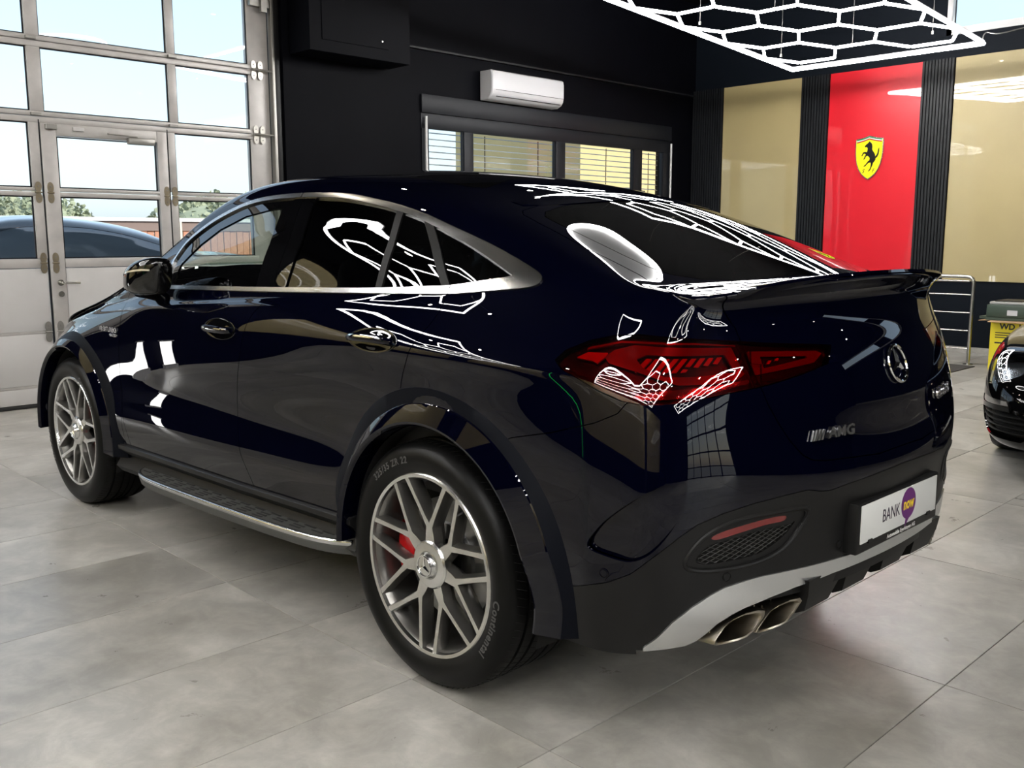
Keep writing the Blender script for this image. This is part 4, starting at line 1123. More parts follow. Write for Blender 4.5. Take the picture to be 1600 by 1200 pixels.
# ---- cabin and underbody
def cabin():
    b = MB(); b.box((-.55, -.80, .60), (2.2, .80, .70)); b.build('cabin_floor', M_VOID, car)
    for s in (1, -1):
        b = MB(); V = []; xs = np.linspace(-.30, 2.02, 24)
        for x in xs:
            zt = float(np.interp(x, [-.3, .2, 1.0, 2.02], [1.235, 1.215, 1.19, 1.165]))
            V += [(x, .82 * s, zt), (x, .86 * s, zt - .01), (x, .86 * s, .6), (x, .82 * s, .6)]
        b.add(V, [(4 * i + j, 4 * i + (j + 1) % 4, 4 * i + 4 + (j + 1) % 4, 4 * i + 4 + j) for i in range(23) for j in range(4)]); b.build('door_lining', M_SEAT, car)
    # seats with headrests
    for x, y in ((1.05, .38), (1.05, -.38), (.15, .40), (.15, -.40)):
        rake = -.18
        b = MB(); b.box((x - .07, y - .25, .75), (x + .07, y + .25, 1.33 if x > .5 else 1.22), .05)
        b.v = [(px - (pz - .75) * .32, py, pz) for px, py, pz in b.v]
        seat = b.build('seat', M_SEAT, car, smooth=True)
        hz = 1.36 if x > .5 else 1.20; b = MB(); b.box((x - .28, y - .14, hz), (x - .17, y + .14, hz + .15), .04); b.build('headrest', M_SEAT, seat, smooth=True)
    b = MB(); V = []
    b.box((1.72, -.80, .80), (2.15, .80, 1.16), .06); b.build('dashboard', M_SEAT, car, smooth=True)
    sw = MB(); c = Vector((1.60, .38, 1.06)); ax = Vector((.45, 0, 1)).normalized() ; ax = Vector((-.90, 0, .42)).normalized(); u = Vector((0, 1, 0)); w = ax.cross(u)
    sw.tube([c + (u * math.cos(a) + w * math.sin(a)) * .18 for a in np.linspace(0, 2 * math.pi, 40, endpoint=False)], .016, 10, closed=True)
    sw.tube([c + u * .17, c - u * .17], .018, 8); sw.tube([c, c - w * .17], .018, 8); sw.tube([c, c - ax * .2], .04, 12)
    sw.build('steering_wheel', M_SEAT, car, smooth=True)
    # rear shelf, lining under the tinted glass
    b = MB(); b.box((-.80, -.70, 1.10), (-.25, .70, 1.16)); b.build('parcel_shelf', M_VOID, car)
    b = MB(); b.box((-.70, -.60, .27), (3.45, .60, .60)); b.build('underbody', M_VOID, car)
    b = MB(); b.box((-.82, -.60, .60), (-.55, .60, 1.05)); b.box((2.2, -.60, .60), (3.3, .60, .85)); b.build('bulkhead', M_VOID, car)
    for x in (0, 2.935):
        b = MB(); b.tube([(x, -.8, .36), (x, .8, .36)], .05, 12); b.build('axle', M_VOID, car, smooth=True)
cabin()
# ---------------------------------------------------------------- the showroom
def wood_like(): pass
def tile_material():
    m = bpy.data.materials.new('grey concrete-look tile'); m.use_nodes = True; nt = m.node_tree; b = nt.nodes['Principled BSDF']; L = nt.links
    tc = nt.nodes.new('ShaderNodeTexCoord'); oi = nt.nodes.new('ShaderNodeObjectInfo')
    ad = nt.nodes.new('ShaderNodeVectorMath'); ad.operation = 'MULTIPLY_ADD'
    cmb = nt.nodes.new('ShaderNodeCombineXYZ')
    for k in range(3): L.new(oi.outputs['Random'], cmb.inputs[k])
    sc = nt.nodes.new('ShaderNodeVectorMath'); sc.operation = 'SCALE'; sc.inputs['Scale'].default_value = 53.
    L.new(cmb.outputs[0], sc.inputs[0])
    add = nt.nodes.new('ShaderNodeVectorMath'); add.operation = 'ADD'
    L.new(tc.outputs['Object'], add.inputs[0]); L.new(sc.outputs[0], add.inputs[1])
    def noise(s, d, dist=0., rough=.6):
        n = nt.nodes.new('ShaderNodeTexNoise'); n.inputs['Scale'].default_value = s; n.inputs['Detail'].default_value = d
        n.inputs['Distortion'].default_value = dist; n.inputs['Roughness'].default_value = rough; L.new(add.outputs[0], n.inputs['Vector']); return n
    n1 = noise(1.7, 6, .6); n2 = noise(6, 8, .4, .68); n3 = noise(60, 4)
    r = nt.nodes.new('ShaderNodeValToRGB'); e = r.color_ramp.elements
    e[0].position = .30; e[0].color = (.275, .266, .245, 1); e[1].position = .72; e[1].color = (.475, .468, .448, 1)
    L.new(n1.outputs[0], r.inputs[0])
    r2 = nt.nodes.new('ShaderNodeValToRGB'); e = r2.color_ramp.elements
    e[0].position = .42; e[0].color = (.80, .79, .77, 1); e[1].position = .68; e[1].color = (1.10, 1.08, 1.05, 1)
    L.new(n2.outputs[0], r2.inputs[0])
    mx = nt.nodes.new('ShaderNodeMix'); mx.data_type = 'RGBA'; mx.blend_type = 'MULTIPLY'; mx.inputs[0].default_value = 1
    L.new(r.outputs[0], mx.inputs[6]); L.new(r2.outputs[0], mx.inputs[7])
    # each tile a little warmer or cooler
    hv = nt.nodes.new('ShaderNodeMapRange'); hv.inputs[3].default_value = .86; hv.inputs[4].default_value = 1.10; L.new(oi.outputs['Random'], hv.inputs[0])
    mm = nt.nodes.new('ShaderNodeVectorMath'); mm.operation = 'SCALE'; L.new(mx.outputs[2], mm.inputs[0]); L.new(hv.outputs[0], mm.inputs['Scale'])
    L.new(mm.outputs[0], b.inputs['Base Color'])
    rr = nt.nodes.new('ShaderNodeMapRange'); rr.inputs[3].default_value = .20; rr.inputs[4].default_value = .42; L.new(n2.outputs[0], rr.inputs[0]); L.new(rr.outputs[0], b.inputs['Roughness'])
    bp = nt.nodes.new('ShaderNodeBump'); bp.inputs['Strength'].default_value = .12; bp.inputs['Distance'].default_value = .0015; L.new(n3.outputs[0], bp.inputs['Height']); L.new(bp.outputs[0], b.inputs['Normal'])
    return m
M_TILE = tile_material()
M_GROUT = mat('dark grout', (.07, .068, .062), .8)
M_WALL = mat('black wall paint', (.0010, .0011, .0024), .6, spec=.06, bump=(25, .12, .002), noise=(2.5, (.0016, .0018, .0034), .35, .7))
M_WALLN = mat('dark navy wall paint', (.0042, .0062, .0100), .6, spec=.1, bump=(30, .1, .002))
M_CEIL = mat('black ceiling paint', (.0010, .0010, .0014), .7, spec=.1)
M_SLAT = mat('charcoal slat', (.0075, .0085, .0105), .5, spec=.3)
M_GOLD = mat('glossy beige panel', (.40, .325, .155), .5, coat=1., coat_rough=.005, noise=(1.4, (.37, .30, .145), .3, .7))
M_RED = mat('glossy red panel', (.62, .003, .014), .4, coat=1., coat_rough=.012)
M_ALU = mat('light grey powder-coated aluminium', (.42, .40, .385), .42, .25, noise=(9, (.36, .345, .33), .4, .75))
M_ALUD = mat('galvanised steel', (.30, .29, .27), .4, .8)
M_DPANEL = mat('off-white sandwich panel', (.47, .46, .455), .45, bump=(180, .25, .0015), noise=(3, (.42, .41, .40), .4, .8))
M_HINGE = mat('dull brass hinge plate', (.33, .28, .20), .35, .9)
M_FRAME = mat('anthracite window frame', (.0065, .0075, .0105), .45, spec=.2)
M_BLIND = mat('light blind slat', (.42, .41, .36), .45, .2)
M_PANE = glass_mat('window glass', (.93, .96, .97), .9, 1.45)
M_ACW = mat('white plastic', (.50, .50, .52), .4)
M_STEEL = mat('brushed stainless steel', (.55, .54, .50), .25, 1.)
M_TUBE = mat('glowing white tube', (1, 1, 1), .5, emit=(1.0, .99, .97), estr=22.)
M_TUBEF = mat('glowing white frame tube', (1, 1, 1), .5, emit=(1.0, .99, .97), estr=26.)
M_SPOT = mat('glowing downlight lens', (1, 1, 1), .5, emit=(1.0, .88, .70), estr=180.)
M_WHITEP = mat('white window frame', (.6, .6, .6), .4)

XG = 6.15; XW = 6.30; YB = -9.35; YL = 7.4; XR = -9.2; ZC = 4.75
def box_obj(name, a, b, m, parent=None, bev=0., kind=None, smooth=False):
    q = MB(); q.box(a, b, bev); o = q.build(name, m, parent, smooth=bev > 0); 
    if kind: o['kind'] = kind
    return o

def floor():
    fl = box_obj('floor', (XR, YB, -.12), (XG + .2, YL, -.004), M_GROUT, kind='structure')
    px, py = .609, 1.177; x0, y0 = .068, .970
    q = MB(); g = .0017; q.box((g, g, -.008), (px - g, py - g, 0), .0012); proto = None
    rest = MB()
    for i in range(-16, 12):
        for j in range(-9, 6):
            x, y = x0 + i * px, y0 + j * py
            xa, xb, ya, yb = max(x, XR), min(x + px, XG + .2), max(y, YB), min(y + py, YL)
            if xb - xa < .03 or yb - ya < .03: continue
            whole = xb - xa > px - .01 and yb - ya > py - .01
            if x > -2.6 and y < 2.2 and whole:
                if proto is None: proto = q.build('tile', M_TILE, fl); o = proto
                else: o = link(bpy.data.objects.new('tile', proto.data), fl)
                o.location = (x, y, 0)
            elif x > -2.6 and y < 2.2:
                box_obj('tile', (xa + g, ya + g, -.008), (xb - g, yb - g, 0), M_TILE, fl)
            else: rest.box((xa + g, ya + g, -.008), (xb - g, yb - g, 0))
    r = rest.build('tile', M_TILE, fl); r['kind'] = 'stuff'
floor()

def shell():
    # garage-door wall with its opening, window wall, back wall, and the walls out of view
    zt = 3.95
    w = MB(); w.box((XG, -2.30, zt), (XG + .3, 2.25, ZC)); w.box((XG, 2.25, 0), (XG + .3, 3.02, ZC)); w.box((XG, 3.02, 0), (XG + .3, YL, ZC))
    w.box((XG, -3.58, 0), (XG + .3, -2.30, ZC)); w.build('wall_garage', M_WALL)['kind'] = 'structure'
    w = MB(); w.box((XW, YB, 0), (XW + .25, -8.79, 3.47)); w.box((XW, -8.79, 0), (XW + .25, -4.16, 1.0)); w.box((XW, -8.79, 2.98), (XW + .25, -4.16, 3.47)); w.box((XW, -4.16, 0), (XW + .25, -3.58, 3.47))
    w.box((XW - .03, YB, 3.47), (XW + .25, -3.58, ZC)); w.build('wall_window', M_WALL)['kind'] = 'structure'
    box_obj('trim_1', (XW - .05, YB, 3.455), (XW, -3.90, 3.475), M_SLAT, kind='structure')
    w = MB(); w.box((2.66, YB - .25, 0), (XW + .25, YB, ZC)); w.box((XR, YB - .25, 0), (2.66, YB, 3.80)); w.box((XR, YB - .25, 4.45), (2.66, YB, ZC)); w.box((-5, YB - .25, 3.8), (-4, YB, 4.45)); w.build('wall_back', M_WALLN)['kind'] = 'structure'
    box_obj('wall_left', (XR, YL, 0), (XG + .3, YL + .2, ZC), M_WALL, kind='structure')
    w = MB(); w.box((XR - .2, YB, 0), (XR, -1.6, ZC)); w.box((XR - .2, 2.2, 0), (XR, YL, ZC)); w.box((XR - .2, -1.6, 3.3), (XR, 2.2, ZC)); w.build('wall_right', M_WALL)['kind'] = 'structure'
    box_obj('ceiling', (XR, YB, ZC), (XW + .3, YL, ZC + .15), M_CEIL, kind='structure')
    box_obj('baseboard_back', (XR, YB, 0), (XW, YB + .015, .075), M_TILE, kind='structure')
    # column beside the garage door, with the boxed-in housing above it
    box_obj('column', (XG - .04, -3.57, 0), (XG, -2.32, ZC), M_WALL, kind='structure')
    # window high in the back wall
    fr = MB(); fr.box((-9.2, YB - .05, 3.80), (2.66, YB + .02, 3.88)); fr.box((-9.2, YB - .05, 4.40), (2.66, YB + .02, 4.45)); fr.box((2.60, YB - .05, 3.8), (2.66, YB + .02, 4.45)); fr.box((-.2, YB - .05, 3.8), (-.1, YB + .02, 4.45)); fr.box((-3, YB - .05, 3.8), (-2.9, YB + .02, 4.45))
    o = fr.build('window_2', M_WHITEP); o['kind'] = 'structure'
    g = MB(); g.add([(-9, YB - .03, 3.85), (2.62, YB - .03, 3.85), (2.62, YB - .03, 4.42), (-9, YB - .03, 4.42)], [(0, 1, 2, 3)]); g.build('pane', M_PANE, o)
    # grid window of the wall behind the photographer
    fr = MB()
    for y in np.linspace(-1.6, 2.2, 6): fr.box((XR - .12, y - .03, 0), (XR - .04, y + .03, 3.3))
    for z in (.05, .7, 1.4, 2.1, 2.75, 3.27): fr.box((XR - .12, -1.6, z - .03), (XR - .04, 2.2, z + .03))
    o = fr.build('window_3', M_FRAME); o['kind'] = 'structure'
    g = MB(); g.add([(XR - .08, -1.6, 0), (XR - .08, 2.2, 0), (XR - .08, 2.2, 3.3), (XR - .08, -1.6, 3.3)], [(0, 1, 2, 3)]); g.build('pane', M_PANE, o)
shell()

def housing():
    b = MB(); b.box((5.73, -3.575, 3.15), (6.085, -2.385, 3.98), .004); h = b.build('boxed_housing', M_WALL)
    tag(h, 'black boxed-in housing high on the column right of the garage door', 'wall box')
    b = MB(); b.box((5.722, -3.30, 3.26), (5.73, -2.52, 3.90), .002); b.build('access_panel', M_WALL, h)
    for y, z in ((-2.58, 3.84), (-3.22, 3.33)):
        b = MB(); b.tube([(5.724, y, z), (5.716, y, z)], .010, 10); b.build('screw', M_ALUD, h)
housing()

# ---- sectional garage door with a wicket door
def garage_door():
    d = empty('door_1', (XG, 0, 0), kind='structure')
    X0, X1 = XG + .02 , XG + .075
    def B(name, y0, y1, z0, z1, m=M_ALU, x0=X0, x1=X1, bev=.004):
        q = MB(); q.box((x0 - XG, y0, z0), (x1 - XG, y1, z1), bev); return q.build(name, m, d, smooth=bev > 0)
    rows = [(1.237, 1.745), (1.815, 2.335), (2.425, 2.93), (3.02, 3.62)]
    cols_up = [(-1.985, -1.265), (-1.19, -.12), (-.015, .90), (.98, 1.95)]
    cols_dn = [(-1.985, -1.225), (-1.05, -.205), (-.0 + .01, .90), (.98, 1.95)]
    # rails between the sections, split in two halves with the joint between
    for (za, zb) in ((1.745, 1.815), (2.335, 2.425), (2.93, 3.02)):
        zm = (za + zb) / 2 + .004
        for a, b_ in (((za, zm - .003)), ((zm + .003, zb))):
            if za < 2.3:
                for y0, y1 in ((-2.02, -1.19), (-.04, 2.0)): B('rail', y0, y1, a, b_)
                B('rail', -1.15, -.075, a, b_, x0=X0 - .004)
            else: B('rail', -2.02, 2.0, a, b_)
    B('rail', -2.02, 2.0, 3.62, 3.70)
    for i, (za, zb) in enumerate(rows):
        if i >= 2:
            for y0, y1 in ((-1.265, -1.19), (-.12, -.015), (.90, .98)): B('mullion', y0, y1, za, zb)
            cs = cols_up
        else:
            B('mullion', -1.225, -1.150, za, zb); B('mullion', -.072, .01, za, zb); B('mullion', .90, .98, za, zb)
            cs = cols_dn
        for k, (y0, y1) in enumerate(cs):
            if i == 1 and k == 1: za_, zb_ = 1.815, 2.235
            else: za_, zb_ = za, zb
            q = MB(); q.add([(.045, y0, za_), (.045, y1, za_), (.045, y1, zb_), (.045, y0, zb_)], [(0, 1, 2, 3)]); q.build('pane', M_PANE, d)
            # dark glazing bead
            for a, b_, c, e in ((y0, y1, za_, za_ + .010), (y0, y1, zb_ - .010, zb_), (y0, y0 + .010, za_, zb_), (y1 - .010, y1, za_, zb_)):
                B('glazing_bead', a, b_, c, e, M_FRAME, X0 + .018, X0 + .03, 0)
    # wicket door frame and stiles
    B('wicket_stile', -.200, -.078, 0.045, 2.335, x0=X0 - .006); B('wicket_stile', -1.146, -1.055, 0.045, 2.335, x0=X0 - .006)
    B('wicket_rail', -1.055, -.200, 2.240, 2.335, x0=X0 - .005)
    B('frame_strip', -.074, -.066, .02, 2.36, M_FRAME, X0 - .002, X0 + .01, 0); B('frame_strip', -1.158, -1.150, .02, 2.36, M_FRAME, X0 - .002, X0 + .01, 0)
    # solid panels below
    for y0, y1, x0 in ((-2.02, -1.162, X0 + .004), (-1.050, -.204, X0 + .002), (-.062, 2.0, X0 + .004)):
        B('solid_panel', y0, y1, .64, 1.155, M_DPANEL, x0); B('solid_panel', y0, y1, .19, .615, M_DPANEL, x0); B('solid_panel', y0, y1, .035, .165, M_DPANEL, x0)
        B('rail', y0, y1, 1.160, 1.235); B('rail', y0, y1, .615, .64, M_ALU, X0 + .008); B('rail', y0, y1, .165, .19, M_ALU, X0 + .008)
    B('bottom_seal', -2.05, 2.05, .002, .032, M_RUBBER)
    # side frame and running tracks
    B('side_frame', -2.20, -1.985, 0, 3.75, M_ALU, X0 + .01, X1 + .03); B('side_frame', 1.95, 2.2, 0, 3.75, M_ALU, X0 + .01, X1 + .03)
    B('running_track', -2.235, -2.205, 0, 3.80, M_ALUD, X0 - .06, X0 + .01); B('running_track', -2.30, -2.245, 0, 3.85, M_SBLACK, X0 - .04, X0 + .04); B('running_track', 2.2, 2.25, 0, 3.8, M_ALUD, X0 - .06, X0)
    # hinges: pairs of oval plates over each joint
    def hinge(y, z, m=M_HINGE, w=.026, h=.085):
        q = MB()
        for sz in (1, -1):
            e = [(w * math.cos(a) * (1 if abs(math.sin(a)) < .9 else .8), h * .52 * math.sin(a) + sz * h * .50) for a in np.linspace(0, 2 * math.pi, 18, endpoint=False)]
            q.prism(e, ((-.004 + X0 - XG, y, z), (0, 1, 0), (0, 0, 1)), (-.006, 0, 0))
        q.tube([(X0 - XG - .012, y - w, z), (X0 - XG - .012, y + w, z)], .007, 8)
        hg = q.build('hinge', m, d)
        q = MB()
        for dz in (.05, -.05): q.tube([(X0 - XG - .010, y, z + dz), (X0 - XG - .015, y, z + dz)], .006, 6)
        q.build('rivets', M_ALUD, hg)
    for z in (1.775, 1.20):
        for y in (-.030, -.125, -1.120, -1.195): hinge(y, z)
    hinge(-.125, .63, M_ALUD); hinge(-.03, .63, M_ALUD)
    for z in (2.38, 2.975):
        for y in (-2.035, -2.105): hinge(y, z, M_CHROMEISH)
        q = MB(); q.tube([(-.02, -2.0, z + .003), (-.02, -2.24, z - .003)], .009, 8); q.build('roller_axle', M_ALUD, d)
    q = MB(); q.box((-.03, -2.2, 3.55), (.01, -2.0, 3.62)); q.box((-.06, -2.16, 3.50), (-.02, -2.10, 3.66)); q.build('top_bracket', M_ALUD, d)
    for y, z in ((-.05, 2.40), (-1.21, 2.395), (-.05, 2.995), (-1.23, 2.995)):
        q = MB(); q.box((-.012, y - .04, z - .012), (.02, y + .04, z + .012), .003); q.build('joint_clip', M_ALUD, d)
    q = MB(); q.box((-.03, -.20, 2.285), (.012, -.11, 2.325), .004); q.build('wicket_hinge', M_ALUD, d)
    q = MB(); q.box((-.01, -.42, 2.285), (.012, -.33, 2.315), .003); q.build('wicket_plate', M_DPANEL, d)
    # door closer with its arm
    q = MB(); q.box((-.045, -1.01, 2.205), (.01, -.78, 2.262), .008); c = q.build('door_closer', M_ALUD, d, smooth=True)
    q = MB(); q.tube([(-.03, -.86, 2.268), (-.045, -.60, 2.278)], .007, 8); q.build('closer_arm', M_ALUD, c)
    # lever handle and lock
    q = MB(); y, z = -.150, 1.035
    q.lathe([(.0, -.012), (.026, -.012), (.026, 0)], (0.012, y, z), 'x', 20); q.tube([(.0, y, z), (-.055, y, z), (-.058, y - .02, z), (-.058, y - .135, z - .004)], .0095, 10)
    hd = q.build('door_handle', M_STEEL, d, smooth=True)
    q = MB(); q.lathe([(.0, -.012), (.024, -.012), (.024, 0)], (0.012, y, z - .095), 'x', 20); q.build('door_lock', M_STEEL, d, smooth=True)
    return d
M_CHROMEISH = mat('bright zinc plate', (.50, .48, .44), .42, .8)
garage_door()

# ---- window band with outside blinds
def window_band():
    w = empty('window_1', (XW, 0, 0), kind='structure')
    def B(name, y0, y1, z0, z1, x0, x1, m=M_FRAME, bev=.003, par=None):
        q = MB(); q.box((x0, y0, z0), (x1, y1, z1), bev); return q.build(name, m, par or w, smooth=bev > 0)
    B('shutter_box', -8.79, -4.16, 2.785, 2.985, -.030, .04)
    B('window_frame', -8.79, -4.16, 2.62, 2.785, -.010, .06); B('window_frame', -8.79, -4.16, .98, 1.08, -.01, .06)
    for y0, y1 in ((-4.27, -4.17), (-4.945, -4.80), (-6.54, -6.365), (-8.14, -7.955), (-8.785, -8.63)): B('window_frame', y0, y1, 1.08, 2.62, -.010, .06)
    for y in (-4.205, -8.765): 
        q = MB(); q.tube([(-.045, y, 1.0), (-.045, y, 2.745)], .014, 8); q.build('guide_rail', M_WHITEP, w, smooth=True)
    for y0, y1 in ((-4.80, -4.27), (-6.365, -4.945), (-7.955, -6.54), (-8.63, -8.14)):
        q = MB(); q.add([(.03, y0, 1.08), (.03, y1, 1.08), (.03, y1, 2.62), (.03, y0, 2.62)], [(0, 1, 2, 3)]); q.build('pane', M_PANE, w)
        B('cord_bead', y0 + .012, y0 + .020, 1.08, 2.62, .0, .012, M_FRAME, 0); 
    for y0, y1 in ((-6.42, -4.20), (-8.72, -6.46)):
        proto = None
        for k in range(24):
            z = 2.60 - k * .071
            if proto is None:
                q = MB(); th = math.radians(22); c, s_ = math.cos(th), math.sin(th)
                pr = [(-.035, .004), (-.02, .0), (.02, .0), (.035, -.004)]
                V = []
                for y in (y0, y1):
                    V += [(.19 + a * c - b_ * s_, y, a * s_ + b_ * c) for a, b_ in pr] + [(.19 + a * c - (b_ - .003) * s_, y, a * s_ + (b_ - .003) * c) for a, b_ in pr]
                F = [(i, i + 1, 8 + i + 1, 8 + i) for i in range(3)] + [(4 + i, 12 + i, 12 + i + 1, 4 + i + 1) for i in range(3)] + [(0, 8, 12, 4), (3, 7, 15, 11), (0, 4, 5, 1), (1, 5, 6, 2), (2, 6, 7, 3), (8, 9, 13, 12), (9, 10, 14, 13), (10, 11, 15, 14)]
                q.add(V, F); proto = q.build('blind_slat', M_BLIND, w); o = proto
            else: o = link(bpy.data.objects.new('blind_slat', proto.data), w)
            o.location = (0, 0, z)
        for y in (y0 + .18, (y0 + y1) / 2, y1 - .18): B('blind_cord', y - .004, y + .004, 1.0, 2.62, .186, .194, M_FRAME, 0)
window_band()

def air_conditioner():
    b = MB(); y0, y1 = -6.28, -5.05
    pr = [(0, 3.00), (-.10, 3.00), (-.165, 3.03), (-.195, 3.07), (-.205, 3.12), (-.205, 3.27), (-.195, 3.315), (-.17, 3.33), (0, 3.33)]
    n = len(pr); X = 6.28
    V = []; 
    for y, sc in ((y0, .94), (y0 + .012, 1), (y1 - .012, 1), (y1, .94)):
        V += [(X + x * sc, y, 3.165 + (z - 3.165) * (sc ** .5)) for x, z in pr]
    F = [(r * n + i, r * n + (i + 1) % n, (r + 1) * n + (i + 1) % n, (r + 1) * n + i) for r in range(3) for i in range(n)] + [tuple(range(n)), tuple(3 * n + i for i in range(n))]
    b.add(V, F); o = b.build('air_conditioner', M_ACW, smooth=True, sharp=35)
    tag(o, 'white wall-mounted air conditioner above the window band', 'air conditioner')
    b = MB(); b.box((X - .2075, y0 + .02, 3.106), (X - .19, y1 - .06, 3.110)); b.box((X - .19, y0 + .05, 3.036), (X - .12, y1 - .09, 3.040)); b.build('air_outlet_gap', M_SBLACK, o)
    b = MB(); b.box((6.25, y0 + .1, 3.05), (6.30, y1 - .1, 3.3)); b.build('mounting_plate', M_ACW, o)
air_conditioner()

# ---- back wall: slat strips, beige panels, red panel with the crest
def slat_strip(x0, x1, z0, z1, y, par, n=None, d=1, hname='slat'):
    n = n or max(2, round((x1 - x0) / .0405)); w = (x1 - x0) / n; proto = None
    for k in range(n):
        if proto is None:
            q = MB(); q.box((.006, 0, z0), (w - .006, .028 * d, z1)); proto = q.build(hname, M_SLAT, par); o = proto
        else: o = link(bpy.data.objects.new(hname, proto.data), par)
        o.location = (x0 + k * w, y, 0)
def back_wall():
    y = YB
    for x0, x1, z0, lab in ((5.765, 6.28, .0, 'dark vertical slat strip in the room corner left of the beige panel'), (4.13, 4.53, .88, 'dark vertical slat strip between the left beige panel and the red panel'),
                   (2.525, 2.915, .88, 'dark vertical slat strip between the red panel and the right beige panel'), (.48, .89, .88, 'dark vertical slat strip right of the right beige panel, outside the frame')):
        q = MB(); q.box((x0, y + .010, z0), (x1, y + .020, 3.53)); o = q.build('slat_panel', M_CEIL); tag(o, lab, 'slat panel')
        slat_strip(x0, x1, z0, 3.53, y + .020, o)
    for x0, x1, m, nm, lab in ((4.535, 5.76, M_GOLD, 'wall_panel', 'glossy beige wall panel left of the red one'), (2.92, 4.125, M_RED, 'wall_panel', 'glossy red wall panel with a yellow horse shield'),
                           (.9, 2.52, M_GOLD, 'wall_panel', 'glossy beige wall panel right of the red one, above the handrail end'),
                           (-1.15, .47, M_GOLD, 'wall_panel', 'plain glossy beige wall panel farthest right on the back wall, outside the frame')):
        q = MB(); nx, nz = 14, 26; V = []; rng = random.Random(int(x0 * 10))
        ph = [rng.uniform(0, 6.3) for _ in range(6)]
        for j in range(nz + 1):
            for i in range(nx + 1):
                u, v = i / nx, j / nz; e = min(1, 6 * min(u, 1 - u, v, 1 - v))
                dy = .0013 * e * (math.sin(3.1 * u + 2.2 * v + ph[0]) + .7 * math.sin(5.3 * v - 2 * u + ph[1]) + .45 * math.sin(7 * u + ph[2]) * math.sin(9 * v + ph[3]))
                V.append((x0 + (x1 - x0) * u, y + .022 + dy, .88 + (3.53 - .88) * v))
        F = [(j * (nx + 1) + i, j * (nx + 1) + i + 1, (j + 1) * (nx + 1) + i + 1, (j + 1) * (nx + 1) + i) for j in range(nz) for i in range(nx)]
        o = mesh_obj(nm, V, [f[::-1] for f in F], m, None, True); tag(o, lab, 'wall panel')
        e = MB(); e.box((x0, y, .88), (x1, y + .016, 3.53)); e.build('panel_edge', m, o)
back_wall()

def crest():
    y = YB + .030; root = None
    def shield(w, h, n=16):
        # half outline from top centre down the right side
        R = [(0, .5), (.10, .478), (.25, .452), (.40, .435), (.5, .425), (.508, .30), (.505, .12), (.485, -.02), (.44, -.16), (.36, -.29), (.25, -.395), (.12, -.47), (0, -.52)]
        pts = [(a * w, b * h) for a, b in R] + [(-a * w, b * h) for a, b in R[-2:0:-1]]
        return pts
    cx, cz = 3.535, 2.425; W, H = .365, .545
    def P(poly, name, m, d, par, t=.003):
        q = MB(); q.prism([(-a, b) for a, b in poly], ((cx, y + d, cz), (1, 0, 0), (0, 0, 1)), (0, t, 0)); return q.build(name, m, par)
    M_Y = mat('yellow enamel', (.86, .80, .01), .3, coat=1.); M_B = mat('black enamel', (.004, .004, .004), .3, coat=.5)
    root = P(shield(W, H), 'shield_sign', M_STEEL, 0, None, .012); tag(root, 'yellow shield sign with a black rearing horse on the red panel', 'sign')
    P(shield(W * .94, H * .955), 'shield_field', M_Y, .0125, root)
    def top(z0, z1, f=.455):
        s = shield(W * .94, H * .955); R = [p for p in s if p[1] > 0]
        xs = np.linspace(-W * f, W * f, 13); zt = lambda x: float(np.interp(abs(x), [0, .1 * W, .25 * W, .4 * W, .5 * W], [.5 * H, .478 * H, .452 * H, .435 * H, .425 * H]))
        return [(x, zt(x) - z0) for x in xs] + [(x, zt(x) - z1) for x in xs[::-1]]
    P(top(.012, .024), 'green_band', mat('green enamel', (.01, .20, .05), .3), .016, root); P(top(.024, .036), 'white_band', M_WHITE, .016, root); P(top(.036, .050), 'red_band', M_REDPAINT, .016, root)
    # rearing horse facing left, drawn in hundredths of the shield height
    horse = [(-4.5, 30), (-1, 33), (1, 36), (2.5, 33), (5.5, 31), (8, 27), (9, 21), (8.5, 15), (11, 11), (15, 6), (17.5, 1), (17, -3), (19, -1), (22, 3), (24, 9), (24.5, 15), (27, 19), (27.5, 11), (26.5, 3),
             (23, -4), (19, -7), (18.5, -11), (15.5, -15), (12.5, -18), (11.5, -23), (9, -28), (7, -33), (3.5, -37), (0, -38.5), (1.5, -35.5), (4.5, -32), (6.5, -26), (7, -20), (5.5, -16), (0, -17.5), (-4, -21), (-8, -25), (-12.5, -26), (-11, -23.5), (-8, -21.5),
             (-4.5, -17), (-1, -13), (2.5, -11), (3, -6), (0, -2), (-4, 0), (-7.5, -1.5), (-9.5, -6), (-12.5, -9), (-14.5, -7), (-12, -5), (-11, -1), (-8, 3.5), (-12, 6), (-15, 4), (-17.5, -.5), (-20, .5), (-18, 4), (-15.5, 9), (-10.5, 10), (-5.5, 9), (-4, 13),
             (-3.5, 18), (-6, 21.5), (-10.5, 21), (-12, 23.5), (-9, 27)]
    k = H / 105; P([(x * k * .95, z * k + .018) for x, z in horse], 'horse_figure', M_B, .016, root)
    for s_, x in (('S', .088), ('F', -.088)):
        t = text_obj('shield_letter', s_, .07, M_B, root, .001, ((cx + x * .75, y + .0175, cz - .175), (-1, 0, 0), (0, 0, 1)), shear=.25)
crest()

